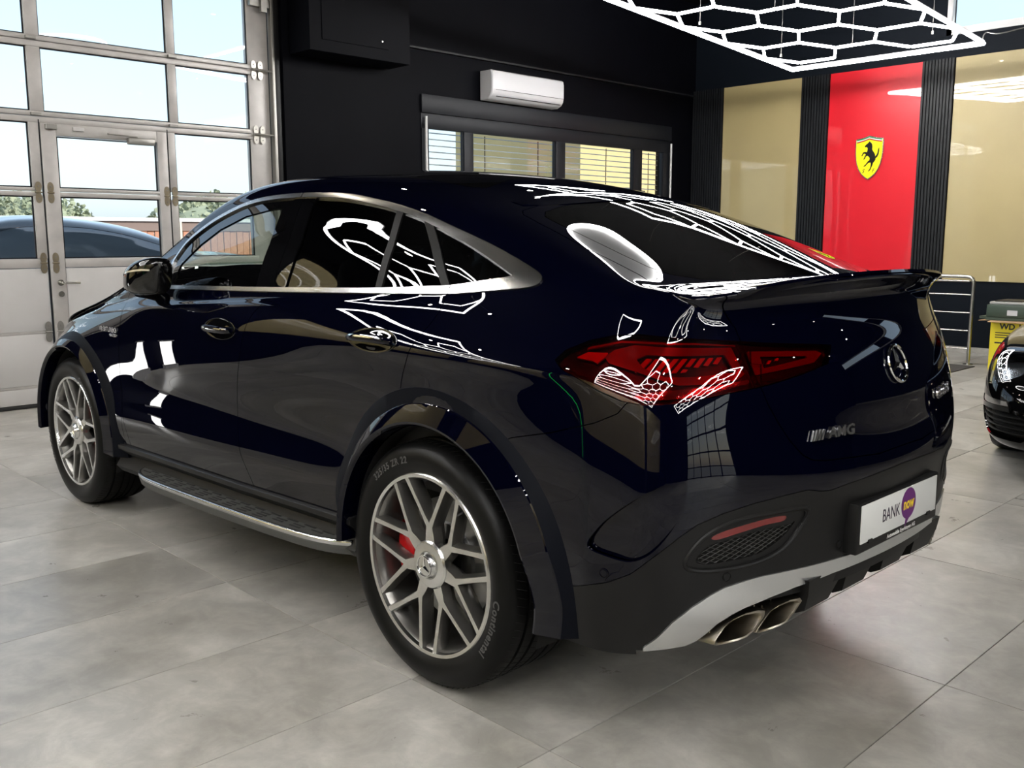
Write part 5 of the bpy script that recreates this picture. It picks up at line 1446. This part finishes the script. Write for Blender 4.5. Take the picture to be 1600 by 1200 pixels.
# ---- hexagon lights
def hex_light(x0, y_low, nrow, zf, label, mirror=False):
    """lattice of hexagons inside a rectangular frame, hung on wires"""
    root = empty('hexagon_light', (x0 + 1.1, y_low + 2.4, zf(y_low + 2.4)), label=label, category='ceiling light', group='honeycomb ceiling lights')
    ox, oy, oz = root.location
    a, h = .4335, .4025; XA, XB, XC = 3.463 - 1.73 + x0, 2.813 - 1.73 + x0, 2.163 - 1.73 + x0
    ya = y_low + .68
    cent = [(XA, ya + 2 * h * k) for k in range(nrow)] + [(XC, ya + 2 * h * k) for k in range(nrow)] + [(XB, ya + h + 2 * h * k) for k in range(nrow - 1)]
    segs = {}
    for cx, cy in cent:
        v = [(cx + a, cy), (cx + a / 2, cy + h), (cx - a / 2, cy + h), (cx - a, cy), (cx - a / 2, cy - h), (cx + a / 2, cy - h)]
        for k in range(6):
            p, q = v[k], v[(k + 1) % 6]; key = tuple(sorted([(round(p[0], 2), round(p[1], 2)), (round(q[0], 2), round(q[1], 2))]))
            segs[key] = (p, q)
    for p, q in segs.values():
        b = MB(); P = Vector((p[0] - ox, p[1] - oy, zf(p[1]) - oz)); Q = Vector((q[0] - ox, q[1] - oy, zf(q[1]) - oz)); d = (Q - P).normalized() * .012
        b.tube([P + d, Q - d], .0145, 6); b.build('light_tube', M_TUBE, root, smooth=True)
    y1 = ya + 2 * h * (nrow - 1) + .68
    c = [(x0, y_low), (x0 + 2.2, y_low), (x0 + 2.2, y1), (x0, y1)]
    for k in range(4):
        p, q = c[k], c[(k + 1) % 4]; P = Vector((p[0] - ox, p[1] - oy, zf(p[1]) - oz)); Q = Vector((q[0] - ox, q[1] - oy, zf(q[1]) - oz))
        b = MB(); b.tube([P, Q], .018, 6); b.build('frame_tube', M_TUBEF, root, smooth=True)
        up = Vector((0, 0, .028)); b = MB(); b.tube([P + up, Q + up], .009, 6); b.build('frame_holder', M_ACW, root, smooth=True)
    for x in (x0 + .25, x0 + 1.1, x0 + 1.95):
        for k in range(3):
            y = y_low + .7 + k * 1.6; z = zf(y) - oz
            b = MB(); b.tube([(x - ox, y - oy, z + .01), (x - ox, y - oy, ZC - oz)], .0022, 5); b.build('hanging_wire', M_ALUD, root)
            b = MB(); b.tube([(x - ox, y - oy, z - .015), (x - ox, y - oy, z + .015)], .012, 8); b.build('wire_clamp', M_ALUD, root)
    return root
hex_light(1.73, -8.0, 5, lambda y: 3.4 + .07 * (y + 8), 'glowing white honeycomb light in a long frame, hung before the red and beige panels')
hex_light(2.6, 2.35, 5, lambda y: 3.75, 'glowing white honeycomb light hung above the front of the dark blue car, out of view')
hex_light(-8.9, -1.6, 6, lambda y: 3.75, 'glowing white honeycomb light hung behind the photographer, out of view')

def ring_lamp():
    r = empty('ring_lamp', (1.25, -2.2, 3.95), label='round glowing ring lamp hung over the rear window of the large car, out of view', category='ceiling light')
    q = MB(); q.tube([(.45 * math.cos(a), .45 * math.sin(a), 0) for a in np.linspace(0, 2 * math.pi, 40, endpoint=False)], .02, 8, closed=True); q.build('glowing_ring', M_TUBEF, r, smooth=True)
    q = MB(); q.lathe([(0, .02), (.43, .02), (.43, .03), (0, .03)], (0, 0, 0), 'z', 40); q.build('ring_plate', mat('pale diffuser plate', (.5, .5, .5), .5, emit=(1, 1, 1), estr=.12), r)
    for k in range(3):
        a = k * 2 * math.pi / 3; q = MB(); q.tube([(.44 * math.cos(a), .44 * math.sin(a), .02), (0, 0, ZC - 3.95)], .0025, 5); q.build('hanging_wire', M_ALUD, r)
ring_lamp()
hex_light(-3.3, 2.3, 5, lambda y: 3.7, 'glowing white honeycomb light hung over the photographer, left of the car, out of view')

def cable():
    b = MB(); p = spl([(1.76, -8.03, 3.42), (1.74, -8.06, 3.52), (1.60, -8.1, 3.50), (1.2, -8.3, 3.58), (.4, -8.6, 3.62), (-.8, -9.2, 3.66)], 6)
    b.tube(p, .006, 6); o = b.build('power_cable', M_ALUD, smooth=True); tag(o, 'thin power cable running off the right corner of the honeycomb light', 'cable')
cable()

# ---- ceiling downlights (seen only as reflections in the paint)
def downlights():
    proto = None; n = 0
    for y in (-6.9, -4.4, -1.9, .6, 3.1, 5.0):
        for x in (-7.4, -4.6, -2.6, 1.0, 4.6):
            if abs(x - .4) < 1.2 and -1.5 < y < 4 : x += 2.0
            r = empty('downlight', (x, y, ZC), label='round warm ceiling downlight, one of the rows over the showroom floor', category='downlight', group='ceiling downlights')
            if proto is None:
                b = MB(); b.lathe([(.045, -.075), (.055, -.075), (.055, 0), (.0, 0)], (0, 0, 0), 'z', 16); c = b.build('housing', M_SBLACK, r, smooth=True)
                b = MB(); b.lathe([(.0, -.068), (.042, -.068)], (0, 0, 0), 'z', 16); g = b.build('lens', M_SPOT, r); proto = (c.data, g.data)
            else:
                link(bpy.data.objects.new('housing', proto[0]), r); link(bpy.data.objects.new('lens', proto[1]), r)
downlights()

# ---- handrail, dark floor sheet, boxes
def handrail():
    r = empty('handrail', (1.75, -8.25, 0), label='stainless steel handrail with four thin cross bars in front of the panelled wall', category='handrail')
    def T(name, pts, rad, m=M_STEEL): b = MB(); b.tube([(x - 1.75, y + 8.25, z) for x, y, z in pts], rad, 12); return b.build(name, m, r, smooth=True)
    y = -8.25
    T('post', [(1.75, y, 0), (1.75, y, .93)], .021); T('post', [(3.6, y, 0), (3.6, y, .96)], .021)
    T('top_rail', [(5.2, y, .975), (1.84, y, .975), (1.79, y, .970), (1.76, y, .95), (1.75, y, .915)], .021)
    for z in (.175, .375, .575, .775): T('cross_bar', [(1.75, y, z), (5.2, y, z)], .0075)
    T('top_bar', [(1.80, y - .02, .925), (5.2, y - .02, .925)], .013)
    b = MB(); b.lathe([(0, .008), (.055, .008), (.055, 0)], (0, 0, 0), 'z', 24); b.build('base_plate', M_STEEL, r, smooth=True)
handrail()
def sheet_and_boxes():
    o = box_obj('floor_sheet', (1.62, -8.10, .0), (3.6, -7.30, .010), mat('dark grey floor sheet', (.045, .043, .042), .95, bump=(400, .4, .002)))  # flat dark sheet laid in place of the stair opening
    tag(o, 'flat dark grey sheet in place of a stair opening at the foot of the handrail', 'floor sheet')
    r = empty('carton', (1.15, -8.2, 0), label='yellow carton with black print by the dark wall, flap open', category='box')
    M_YB = mat('yellow cardboard print', (.72, .60, .015), .5); M_CB = mat('brown cardboard', (.42, .27, .14), .7)
    def B(name, a, b_, m, par): q = MB(); q.box(a, b_); return q.build(name, m, par)
    B('carton_body', (-.30, -.24, 0), (.29, .24, .535), M_YB, r)
    q = MB(); q.add([(.29, -.24, .531), (.29, .24, .531), (.42, .24, .522), (.42, -.24, .522), (.29, -.24, .535), (.29, .24, .535), (.42, .24, .526), (.42, -.24, .526)], [(0, 1, 2, 3), (7, 6, 5, 4), (0, 4, 5, 1), (1, 5, 6, 2), (2, 6, 7, 3), (3, 7, 4, 0)]); q.build('flap', M_CB, r)
    q = MB(); q.add([(-.30, .24, .531), (.29, .24, .531), (.29, .35, .520), (-.30, .35, .520), (-.30, .24, .535), (.29, .24, .535), (.29, .35, .524), (-.30, .35, .524)], [(0, 1, 2, 3), (7, 6, 5, 4), (0, 4, 5, 1), (1, 5, 6, 2), (2, 6, 7, 3), (3, 7, 4, 0)]); q.build('flap', M_CB, r)
    f = lambda x, z: ((x, .2405, z), (-1, 0, 0), (0, 0, 1))
    M_K = mat('black print', (.01, .01, .01), .5)
    text_obj('printed_lettering', 'WD 1', .085, M_K, r, .0003, f(.09, .47), bold=.003)
    q = MB()
    for z in (.40, .375, .35): q.box((-.22, .2402, z), (.24, .2412, z + .010))
    q.box((.12, .2402, .29), (.24, .2412, .305)); q.prism([(.15, .13), (.23, .13), (.19, .20)], ((0, .2402, 0), (1, 0, 0), (0, 0, 1)), (0, .001, 0)); q.build('printed_lines', M_K, r)
    r2 = empty('tool_case', (1.13, -8.2, .536), label='dark green flat case with grey lid lying on the yellow carton', category='case')
    M_DG = mat('dark green plastic', (.035, .055, .038), .45); q = MB(); q.box((-.32, -.26, .03), (.36, .26, .165), .012); q.build('case_body', M_DG, r2, smooth=True)
    q = MB(); q.box((-.30, -.24, .165), (.34, .24, .195), .010); q.build('case_lid', mat('pale grey plastic', (.30, .30, .29), .4), r2, smooth=True)
    q = MB(); q.box((-.31, .262, .06), (-.05, .264, .12)); q.box((.05, .262, .055), (.15, .264, .11)); q.build('case_label', M_ACW, r2)
    q = MB(); q.box((-.28, -.20, .195), (-.02, .18, .205)); q.box((.03, -.18, .195), (.30, .2, .205)); q.build('lid_grips', M_SBLACK, r2)
    q = MB(); q.box((.36, -.1, .0), (.48, .1, .025)); q.build('case_latch', M_DG, r2)
    q = MB(); q.box((-.32, -.26, 0), (.36, .26, .03)); q.build('case_foot', M_DG, r2)
sheet_and_boxes()

# ---- left part of the showroom (outside the frame, reflected in the paint)
def left_side():
    for y0, y1, w in ((2.64, 2.67, 'narrower'), (2.86, 2.94, 'wider')):
        r = empty('light_column', (XG - .06, (y0 + y1) / 2, 0), label=w + ' short white vertical light column standing left of the garage door, out of view', category='lamp')
        q = MB(); q.box((-.02, (y0 - y1) / 2, .05), (.02, (y1 - y0) / 2, .52)); q.build('light_panel', mat('glowing white panel', (1, 1, 1), .5, emit=(1., .99, .96), estr=4.), r)
        q = MB(); q.box((-.03, (y0 - y1) / 2 - .01, 0), (.04, (y1 - y0) / 2 + .01, .05)); q.box((-.03, (y0 - y1) / 2 - .01, .52), (.04, (y1 - y0) / 2 + .01, .55)); q.build('cap', M_ACW, r)
    tones = []
    o = mesh_obj('wall_panel', [(XG - .02, 3.42, .88), (XG - .02, 7.2, .88), (XG - .02, 7.2, 3.53), (XG - .02, 3.42, 3.53)], [(0, 1, 2, 3)], M_GOLD); tag(o, 'glossy beige wall panel beside the light columns left of the garage door, out of view', 'wall panel')
    for x0, x1 in ((-6, -2.4), (-1.9, 1.4), (1.9, 5.2)):
        o = mesh_obj('wall_panel', [(x0, YL - .02, .88), (x1, YL - .02, .88), (x1, YL - .02, 3.53), (x0, YL - .02, 3.53)], [(0, 1, 2, 3)], M_GOLD)
        tag(o, 'glossy beige panel on the long wall left of the car, out of view', 'wall panel', 'beige panels on the left wall')
        q = MB(); q.box((x1 + .02, YL - .03, .0), (x1 + .46, YL - .02, 3.53)); s_ = q.build('slat_panel', M_CEIL); tag(s_, 'dark slat strip between beige panels on the left wall, out of view', 'slat panel', 'slat strips on the left wall')
        slat_strip(x1 + .02, x1 + .46, 0, 3.53, YL - .03, s_, d=-1)
    b = MB(); b.tube([(1.66, YL - .07, .1), (1.66, YL - .07, 3.5)], .012, 6); o = b.build('green_light_strip', mat('glowing green strip', (.02, .5, .1), .5, emit=(.02, 1, .15), estr=2.5)); tag(o, 'thin green light strip on the dark slats of the left wall, out of view', 'light strip')
left_side()
# ---------------------------------------------------------------- outside
def outside():
    M_ASPH = mat('pale asphalt', (.30, .29, .28), .9, noise=(3, (.36, .35, .33), .3, .7))
    g = box_obj('ground', (XR - 40, -60, -.25), (80, 60, -.13), M_ASPH, kind='structure')
    M_WOOD = mat('red-brown fence boards', (.42, .185, .115), .75, noise=(14, (.52, .26, .17), .3, .7)); M_POST = mat('pale fence post', (.62, .55, .46), .7)
    X = 16.; root = empty('fence', (X, 0, -.13), label='reddish board fence with pale posts beyond the parked cars outside', category='fence')
    b = MB(); b.box((0, -.065, .05), (.03, .065, 1.80)); proto = None
    for k in range(150):
        y = -14 + k * .145
        if y > 7.7: break
        if proto is None: proto = b.build('board', M_WOOD, root); o = proto
        else: o = link(bpy.data.objects.new('board', proto.data), root)
        o.location = (.0 if k % 2 else .012, y, 0)
    for y in np.arange(-14, 8, 2.05):
        q = MB(); q.box((-.10, y - .09, 0), (-.01, y + .09, 1.86)); q.build('post', M_POST, root)
    q = MB(); q.box((-.06, -14, 1.86), (.08, 8, 1.93)); q.build('top_rail', mat('pale grey fence cap', (.60, .60, .60), .6), root)
    q = MB(); q.box((-.02, -14, 1.68), (.06, 8, 1.86)); q.build('dark_board', mat('dark brown rail', (.22, .16, .14), .8), root)  # darker brown board just under the cap
    # trees beyond: noisy crowns on trunks
    M_LEAF = mat('haze-paled green foliage', (.24, .28, .19), .9, noise=(1.2, (.33, .35, .24), .3, .7)); M_BARK = mat('bark', (.12, .09, .06), .9)  # leaf colour paled to carry the haze of distance
    rng = random.Random(3)
    spots = [(34, 11.5, 2.6, 4.0), (42, 6.0, 3.2, 4.3), (46, -1.4, 3.2, 4.2), (38, -6.2, 2.9, 3.7), (44, -12, 3.2, 4.4), (36, -17, 3.0, 3.9), (46, -23, 3.8, 4.6), (40, -30, 3.6, 4.6), (31, 1.0, 1.7, 2.7)]
    words = ['tall green tree beyond the fence, farthest left', 'broad green tree beyond the fence above the dark estate car', 'broad tree beyond the fence left of the wicket door panes', 'low rounded tree beyond the fence behind the middle panes', 'broad pale green tree beyond the fence, behind the right of the middle panes', 'green tree beyond the fence at the right garage pane', 'large far tree beyond the fence, hidden behind the car roof line', 'far tree beyond the fence behind the black column', 'small young tree close behind the fence']
    for (x, y, r, h), w in zip(spots, words):
        r *= .8; h *= .70
        t = empty('tree', (x, y, -.13), label=w, category='tree')
        q = MB(); q.tube([(0, 0, 0), (.1, .05, h * .3), (0, 0, h * .6)], [.22, .17, .1], 8); q.build('trunk', M_BARK, t, smooth=True)
        bm = bmesh.new(); V = []; 
        for k in range(3600):
            u, v = rng.uniform(-1, 1), rng.uniform(0, 2 * math.pi); rr = r * (.80 + .28 * rng.random()) * (1 + .18 * math.sin(3 * v + x)); s_ = math.sqrt(1 - u * u)
            c = Vector((rr * s_ * math.cos(v), rr * s_ * math.sin(v), h * .62 + rr * u * .55)); sz = .10 * rng.uniform(.6, 1.5)
            ax = Vector((rng.gauss(0, 1), rng.gauss(0, 1), rng.gauss(0, 1))).normalized(); uu = ax.orthogonal().normalized() * sz; ww = ax.cross(uu).normalized() * sz
            vs = [bm.verts.new(c + uu * math.cos(a) + ww * math.sin(a) + ax * (.1 * sz if i % 2 else -.1 * sz)) for i, a in enumerate(np.linspace(0, 2 * math.pi, 6, endpoint=False))]
            bm.faces.new(vs)
        bmesh.ops.create_icosphere(bm, subdivisions=3, radius=r * .86, matrix=Matrix.Translation((0, 0, h * .62)) @ Matrix.Diagonal((1, 1, .62, 1)))
        me = bpy.data.meshes.new('crown'); bm.to_mesh(me); bm.free(); me.materials.append(M_LEAF)
        o = link(bpy.data.objects.new('crown', me), t); o['kind'] = 'stuff'
    hill = MB(); V = []; n = 50
    for i in range(n):
        y = -90 + 180 * i / (n - 1); hh = 3.6 + 1.6 * math.sin(i * .35) + .6 * math.sin(i * 1.7)
        V += [(88, y, -.3), (95, y, hh), (110, y, hh)]
    hill.add(V, [(3 * i + j, 3 * i + j + 1, 3 * i + 4 + j, 3 * i + 3 + j) for i in range(n - 1) for j in range(2)]); hl = hill.build('hills', mat('hazy hills', (.30, .36, .36), .9), smooth=True); hl['kind'] = 'structure'
    # pale building seen through the blinds
    bl = empty('building', (11.5, -15.9, -.13), label='ochre building outside behind the right half of the blinds', category='building')
    q = MB(); q.box((0, -5, 0), (4, 3.2, 5.0)); q.build('wall', mat('ochre render', (.52, .42, .20), .8), bl)
    q = MB(); q.box((-.3, -5.2, 5.0), (4.3, 3.4, 5.3)); q.build('roof_edge', mat('rust coloured tile', (.42, .16, .07), .8), bl)
    q = MB(); q.box((-.03, -1.5, 1.2), (0, -.3, 2.6)); q.box((-.03, 1.0, 1.2), (0, 2.2, 2.6)); q.build('window', M_FRAME, bl)
outside()

# ---- parked cars: one simpler body built once, then copied
M_PALEG = mat('car glass with painted sky reflection', (.10, .13, .16), .08, .2, coat=1.)  # pale blue base colour stands for the sky mirrored in the panes
def simple_car(scale, tall, paint, label, loc, rz, category='car', group=None):
    V, F, N = body_surface(2); sk = Piece(V, N, F)
    for (cx, cz), r in WELLS:
        poly = [(cx + r * math.cos(a), cz + r * math.sin(a)) for a in np.linspace(0, math.pi, 20)]; poly = [(cx + r, 0)] + poly + [(cx - r, 0)]
        _, sk = split(sk, side_region(poly), 0, refine=2)
    gl, sk = split(sk, side_region(DLO, .5), 0, refine=2)
    rg, sk = split(sk, tail_region(GLASS), 0, refine=2)
    ws, sk = split(sk, top_region([(1.60, -.3), (1.57, .45), (1.60, .60), (1.86, .655), (2.09, .735), (2.36, .40), (2.42, 0), (2.42, -.3)], 1.1), 0, refine=2)
    lp, sk = split(sk, wrap_region(LAMP_O), 0, refine=2)
    root = empty('car', loc, rz, label=label, category=category, group=group)
    def E(nm, p, m, off=0): 
        o = emit_piece(nm, p, m, root, off, rim=0); o.scale = (scale, scale, scale * tall); return o
    E('body_shell', sk, paint); E('side_windows', gl, M_PALEG, -.004); E('rear_window', rg, M_PALEG, -.004); E('windscreen', ws, M_PALEG, -.004); E('tail_lamps', lp, M_REFLECT)
    for x, nm in ((0, 0), (2.935, 1)):
        for s in (1, -1):
            b = MB(); b.lathe([(.05, .97 * s), (.26, .965 * s), (.28, .975 * s), (.36, .97 * s), (.385, .94 * s), (.385, .70 * s), (.05, .70 * s)], (x * scale, 0, .385), 'y', 28)
            o = b.build('tyre', M_TYRE, root, smooth=True); o.scale = (1, scale, 1)
            w = MB()
            for k in range(10):
                a = 2 * math.pi * k / 10; w.tube([(x * scale + .05 * math.cos(a), .972 * s * scale, .385 + .05 * math.sin(a)), (x * scale + .265 * math.cos(a), .968 * s * scale, .385 + .265 * math.sin(a))], .014, 6)
            w.build('rim', M_RIMFACE, root, smooth=True)
    b = MB(); b.box((-.5 * scale, -.72 * scale, .3), (3.3 * scale, .72 * scale, .75)); b.build('underbody', M_VOID, root)
    return root
simple_car(.98, 1.08, mat('dark blue grey paint', (.03, .045, .06), .25, .3, coat=1), 'dark estate car parked outside, seen in the left garage panes', (9.2, -2.0, -.13), math.radians(86))
simple_car(.92, .86, mat('anthracite paint', (.05, .05, .055), .25, .3, coat=1), 'dark saloon parked outside before the fence, seen in the wicket door pane', (13.0, -5.6, -.13), math.radians(95))
simple_car(.93, .90, mat('white paint', (.62, .62, .6), .25, coat=1), 'white car parked outside, cut off by the right stile of the wicket door', (9.8, -8.9, -.13), math.radians(90))

# ---- black sports car at the right edge: nose, headlamp and intake toward us
def sports_car():
    root = empty('car', (0, 0, 0), label='black low sports car whose nose shows at the right edge', category='car')
    # sections along the car from nose (x=0) to tail (x=-4.5); each from centre bottom round to centre top
    X = [0.0, -.06, -.20, -.45, -.80, -1.15, -1.6, -2.1, -2.7, -3.3, -3.8, -4.2, -4.45]
    HW = [.50, .70, .82, .895, .93, .935, .915, .905, .925, .955, .93, .86, .70]
    ZB = [.20, .16, .14, .14, .15, .17, .18, .18, .18, .18, .20, .26, .40]
    ZS = [.42, .52, .60, .68, .755, .80, .82, .83, .86, .88, .86, .82, .74]      # shoulder
    ZT = [.45, .56, .645, .72, .775, .82, .93, 1.22, 1.27, 1.16, 1.00, .88, .80]   # crown
    TW = [.6, .7, .75, .8, .82, .82, .80, .62, .60, .62, .66, .7, .7]
    prof = []
    for x, hw, zb, zs, zt, tw in zip(X, HW, ZB, ZS, ZT, TW):
        half = [(0, zb), (hw * .80, zb), (hw * .955, zb + .05), (hw, zb + (zs - zb) * .35), (hw * 1.0, zb + (zs - zb) * .70), (hw * .965, zs), (hw * (tw + .06), zs + (zt - zs) * .55), (hw * tw * .82, zs + (zt - zs) * .90), (hw * .40, zt - .002), (0, zt)]
        prof.append([(x, y, z) for y, z in half])
    m = len(prof[0]); Vs = []; idx = {}
    for i, r in enumerate(prof):
        for j, p in enumerate(r):
            for s in (1, -1):
                if j in (0, m - 1) and s < 0: idx[(i, j, s)] = idx[(i, j, 1)]; continue
                idx[(i, j, s)] = len(Vs); Vs.append((p[0], p[1] * s, p[2]))
    Fs = []
    for i in range(len(prof) - 1):
        for j in range(m - 1):
            for s in (1, -1):
                f = [idx[(i, j, s)], idx[(i, j + 1, s)], idx[(i + 1, j + 1, s)], idx[(i + 1, j, s)]]
                if s > 0: f.reverse()
                Fs.append(f)
    for e in (0, len(prof) - 1):   # close nose and tail with a grid to the middle line
        for j in range((m - 1) // 2):
            for s in (1, -1):
                f = [idx[(e, j, s)], idx[(e, j + 1, s)], idx[(e, m - 2 - j, s)], idx[(e, m - 1 - j, s)]]
                if len(set(f)) < 4: continue
                if (s > 0) == (e == 0): f.reverse()
                Fs.append(f[::-1])
    V = np.array(Vs, float); F = np.array(Fs, int)
    for _ in range(4): V, F = catmull(V, F)
    N = vnormals(V, F); sk = Piece(V, N, F)
    cx = N[V[:, 2].argmax()]
    if cx[2] < 0: sk = Piece(V, -N, F[:, ::-1])
    for x in (-.98, -3.42):
        poly = [(x + .36 * math.cos(a), .34 + .36 * math.sin(a)) for a in np.linspace(0, math.pi, 24)]; _, sk = split(sk, side_region([(x + .36, 0)] + poly + [(x - .36, 0)], .5), 0)
    def front(poly, xmin=-.62):    # drawn on the front corner in (angle about a point behind the nose, z)
        poly = np.asarray(poly, float) * [TS, 1]
        def f(V):
            a = np.degrees(np.arctan2(np.abs(V[:, 1]), V[:, 0] + .75)); d = sd_poly(np.stack([a * TS, V[:, 2]], 1), poly); return np.where(V[:, 0] > -.75, d, .5)
        return f
    intake, sk = split(sk, front(spl([(38, .235), (44, .225), (58, .232), (66, .25), (69, .30), (68, .36), (62, .385), (50, .392), (41, .385), (37, .33)], 4, True)), .001)
    lampst, sk = split(sk, front([(44, .425), (64, .415), (67, .425), (66, .452), (60, .458), (45, .452)]), .001)
    el = [(60 + 13 * math.cos(a), .615 + .085 * math.sin(a)) for a in np.linspace(0, 2 * math.pi, 30, endpoint=False)]
    head, sk = split(sk, front(el), .001)
    cab, sk = split(sk, side_region([(-1.68, .90), (-2.05, 1.16), (-2.4, 1.21), (-2.9, 1.16), (-3.4, .96), (-3.2, .90)], .3), .001)
    wsn, sk = split(sk, top_region([(-1.55, -.3), (-1.62, .62), (-2.02, .52), (-2.08, -.3)], .8), .001)
    P = lambda nm, p, m, off=0, rim=.01: emit_piece(nm, p, m, root, off, rim=rim)
    P('body_shell', sk, M_GBLACK); P('windscreen', wsn, M_TINT, -.003); P('side_windows', cab, M_TINT, -.003)
    h = P('headlamp', head, glass_mat('clear lamp cover', (.75, .78, .8), 1., 1.55), 0, .01)
    if h: emit_piece('lamp_bowl', head, mat('silver lamp bowl', (.25, .26, .28), .2, .9), h, -.05, rim=0)
    P('air_intake', intake, M_VOID, -.05, .0); P('running_lamp', lampst, M_LAMPCLR, -.004)
    for k in range(4):
        zz = .262 + k * .032; sl, _ = split(intake, front([(36, zz), (70, zz + .004), (70, zz + .014), (36, zz + .010)]), 0, refine=6)
        if len(sl.Q) or sl.G: P('intake_slat', sl, M_SBLACK, -.012, .012)
    for x in (-.98, -3.42):
        for s in (1, -1):
            b = MB(); b.lathe([(.05, .90 * s), (.23, .895 * s), (.25, .905 * s), (.32, .90 * s), (.335, .87 * s), (.335, .66 * s), (.05, .66 * s)], (x, 0, .335), 'y', 32); b.build('tyre', M_TYRE, root, smooth=True)
            w = MB()
            for k in range(10):
                a = 2 * math.pi * k / 10; w.tube([(x + .04 * math.cos(a), .906 * s, .335 + .04 * math.sin(a)), (x + .238 * math.cos(a), .900 * s, .335 + .238 * math.sin(a))], .012, 6)
            w.build('rim', M_RIMFACE, root, smooth=True)
    b = MB(); b.box((-3.9, -.66, .2), (-.35, .66, .55)); b.build('underbody', M_VOID, root)
    return root
sc_ = sports_car(); sc_.location = (-1.00, -3.14, 0); sc_.rotation_euler = (0, 0, math.radians(96))
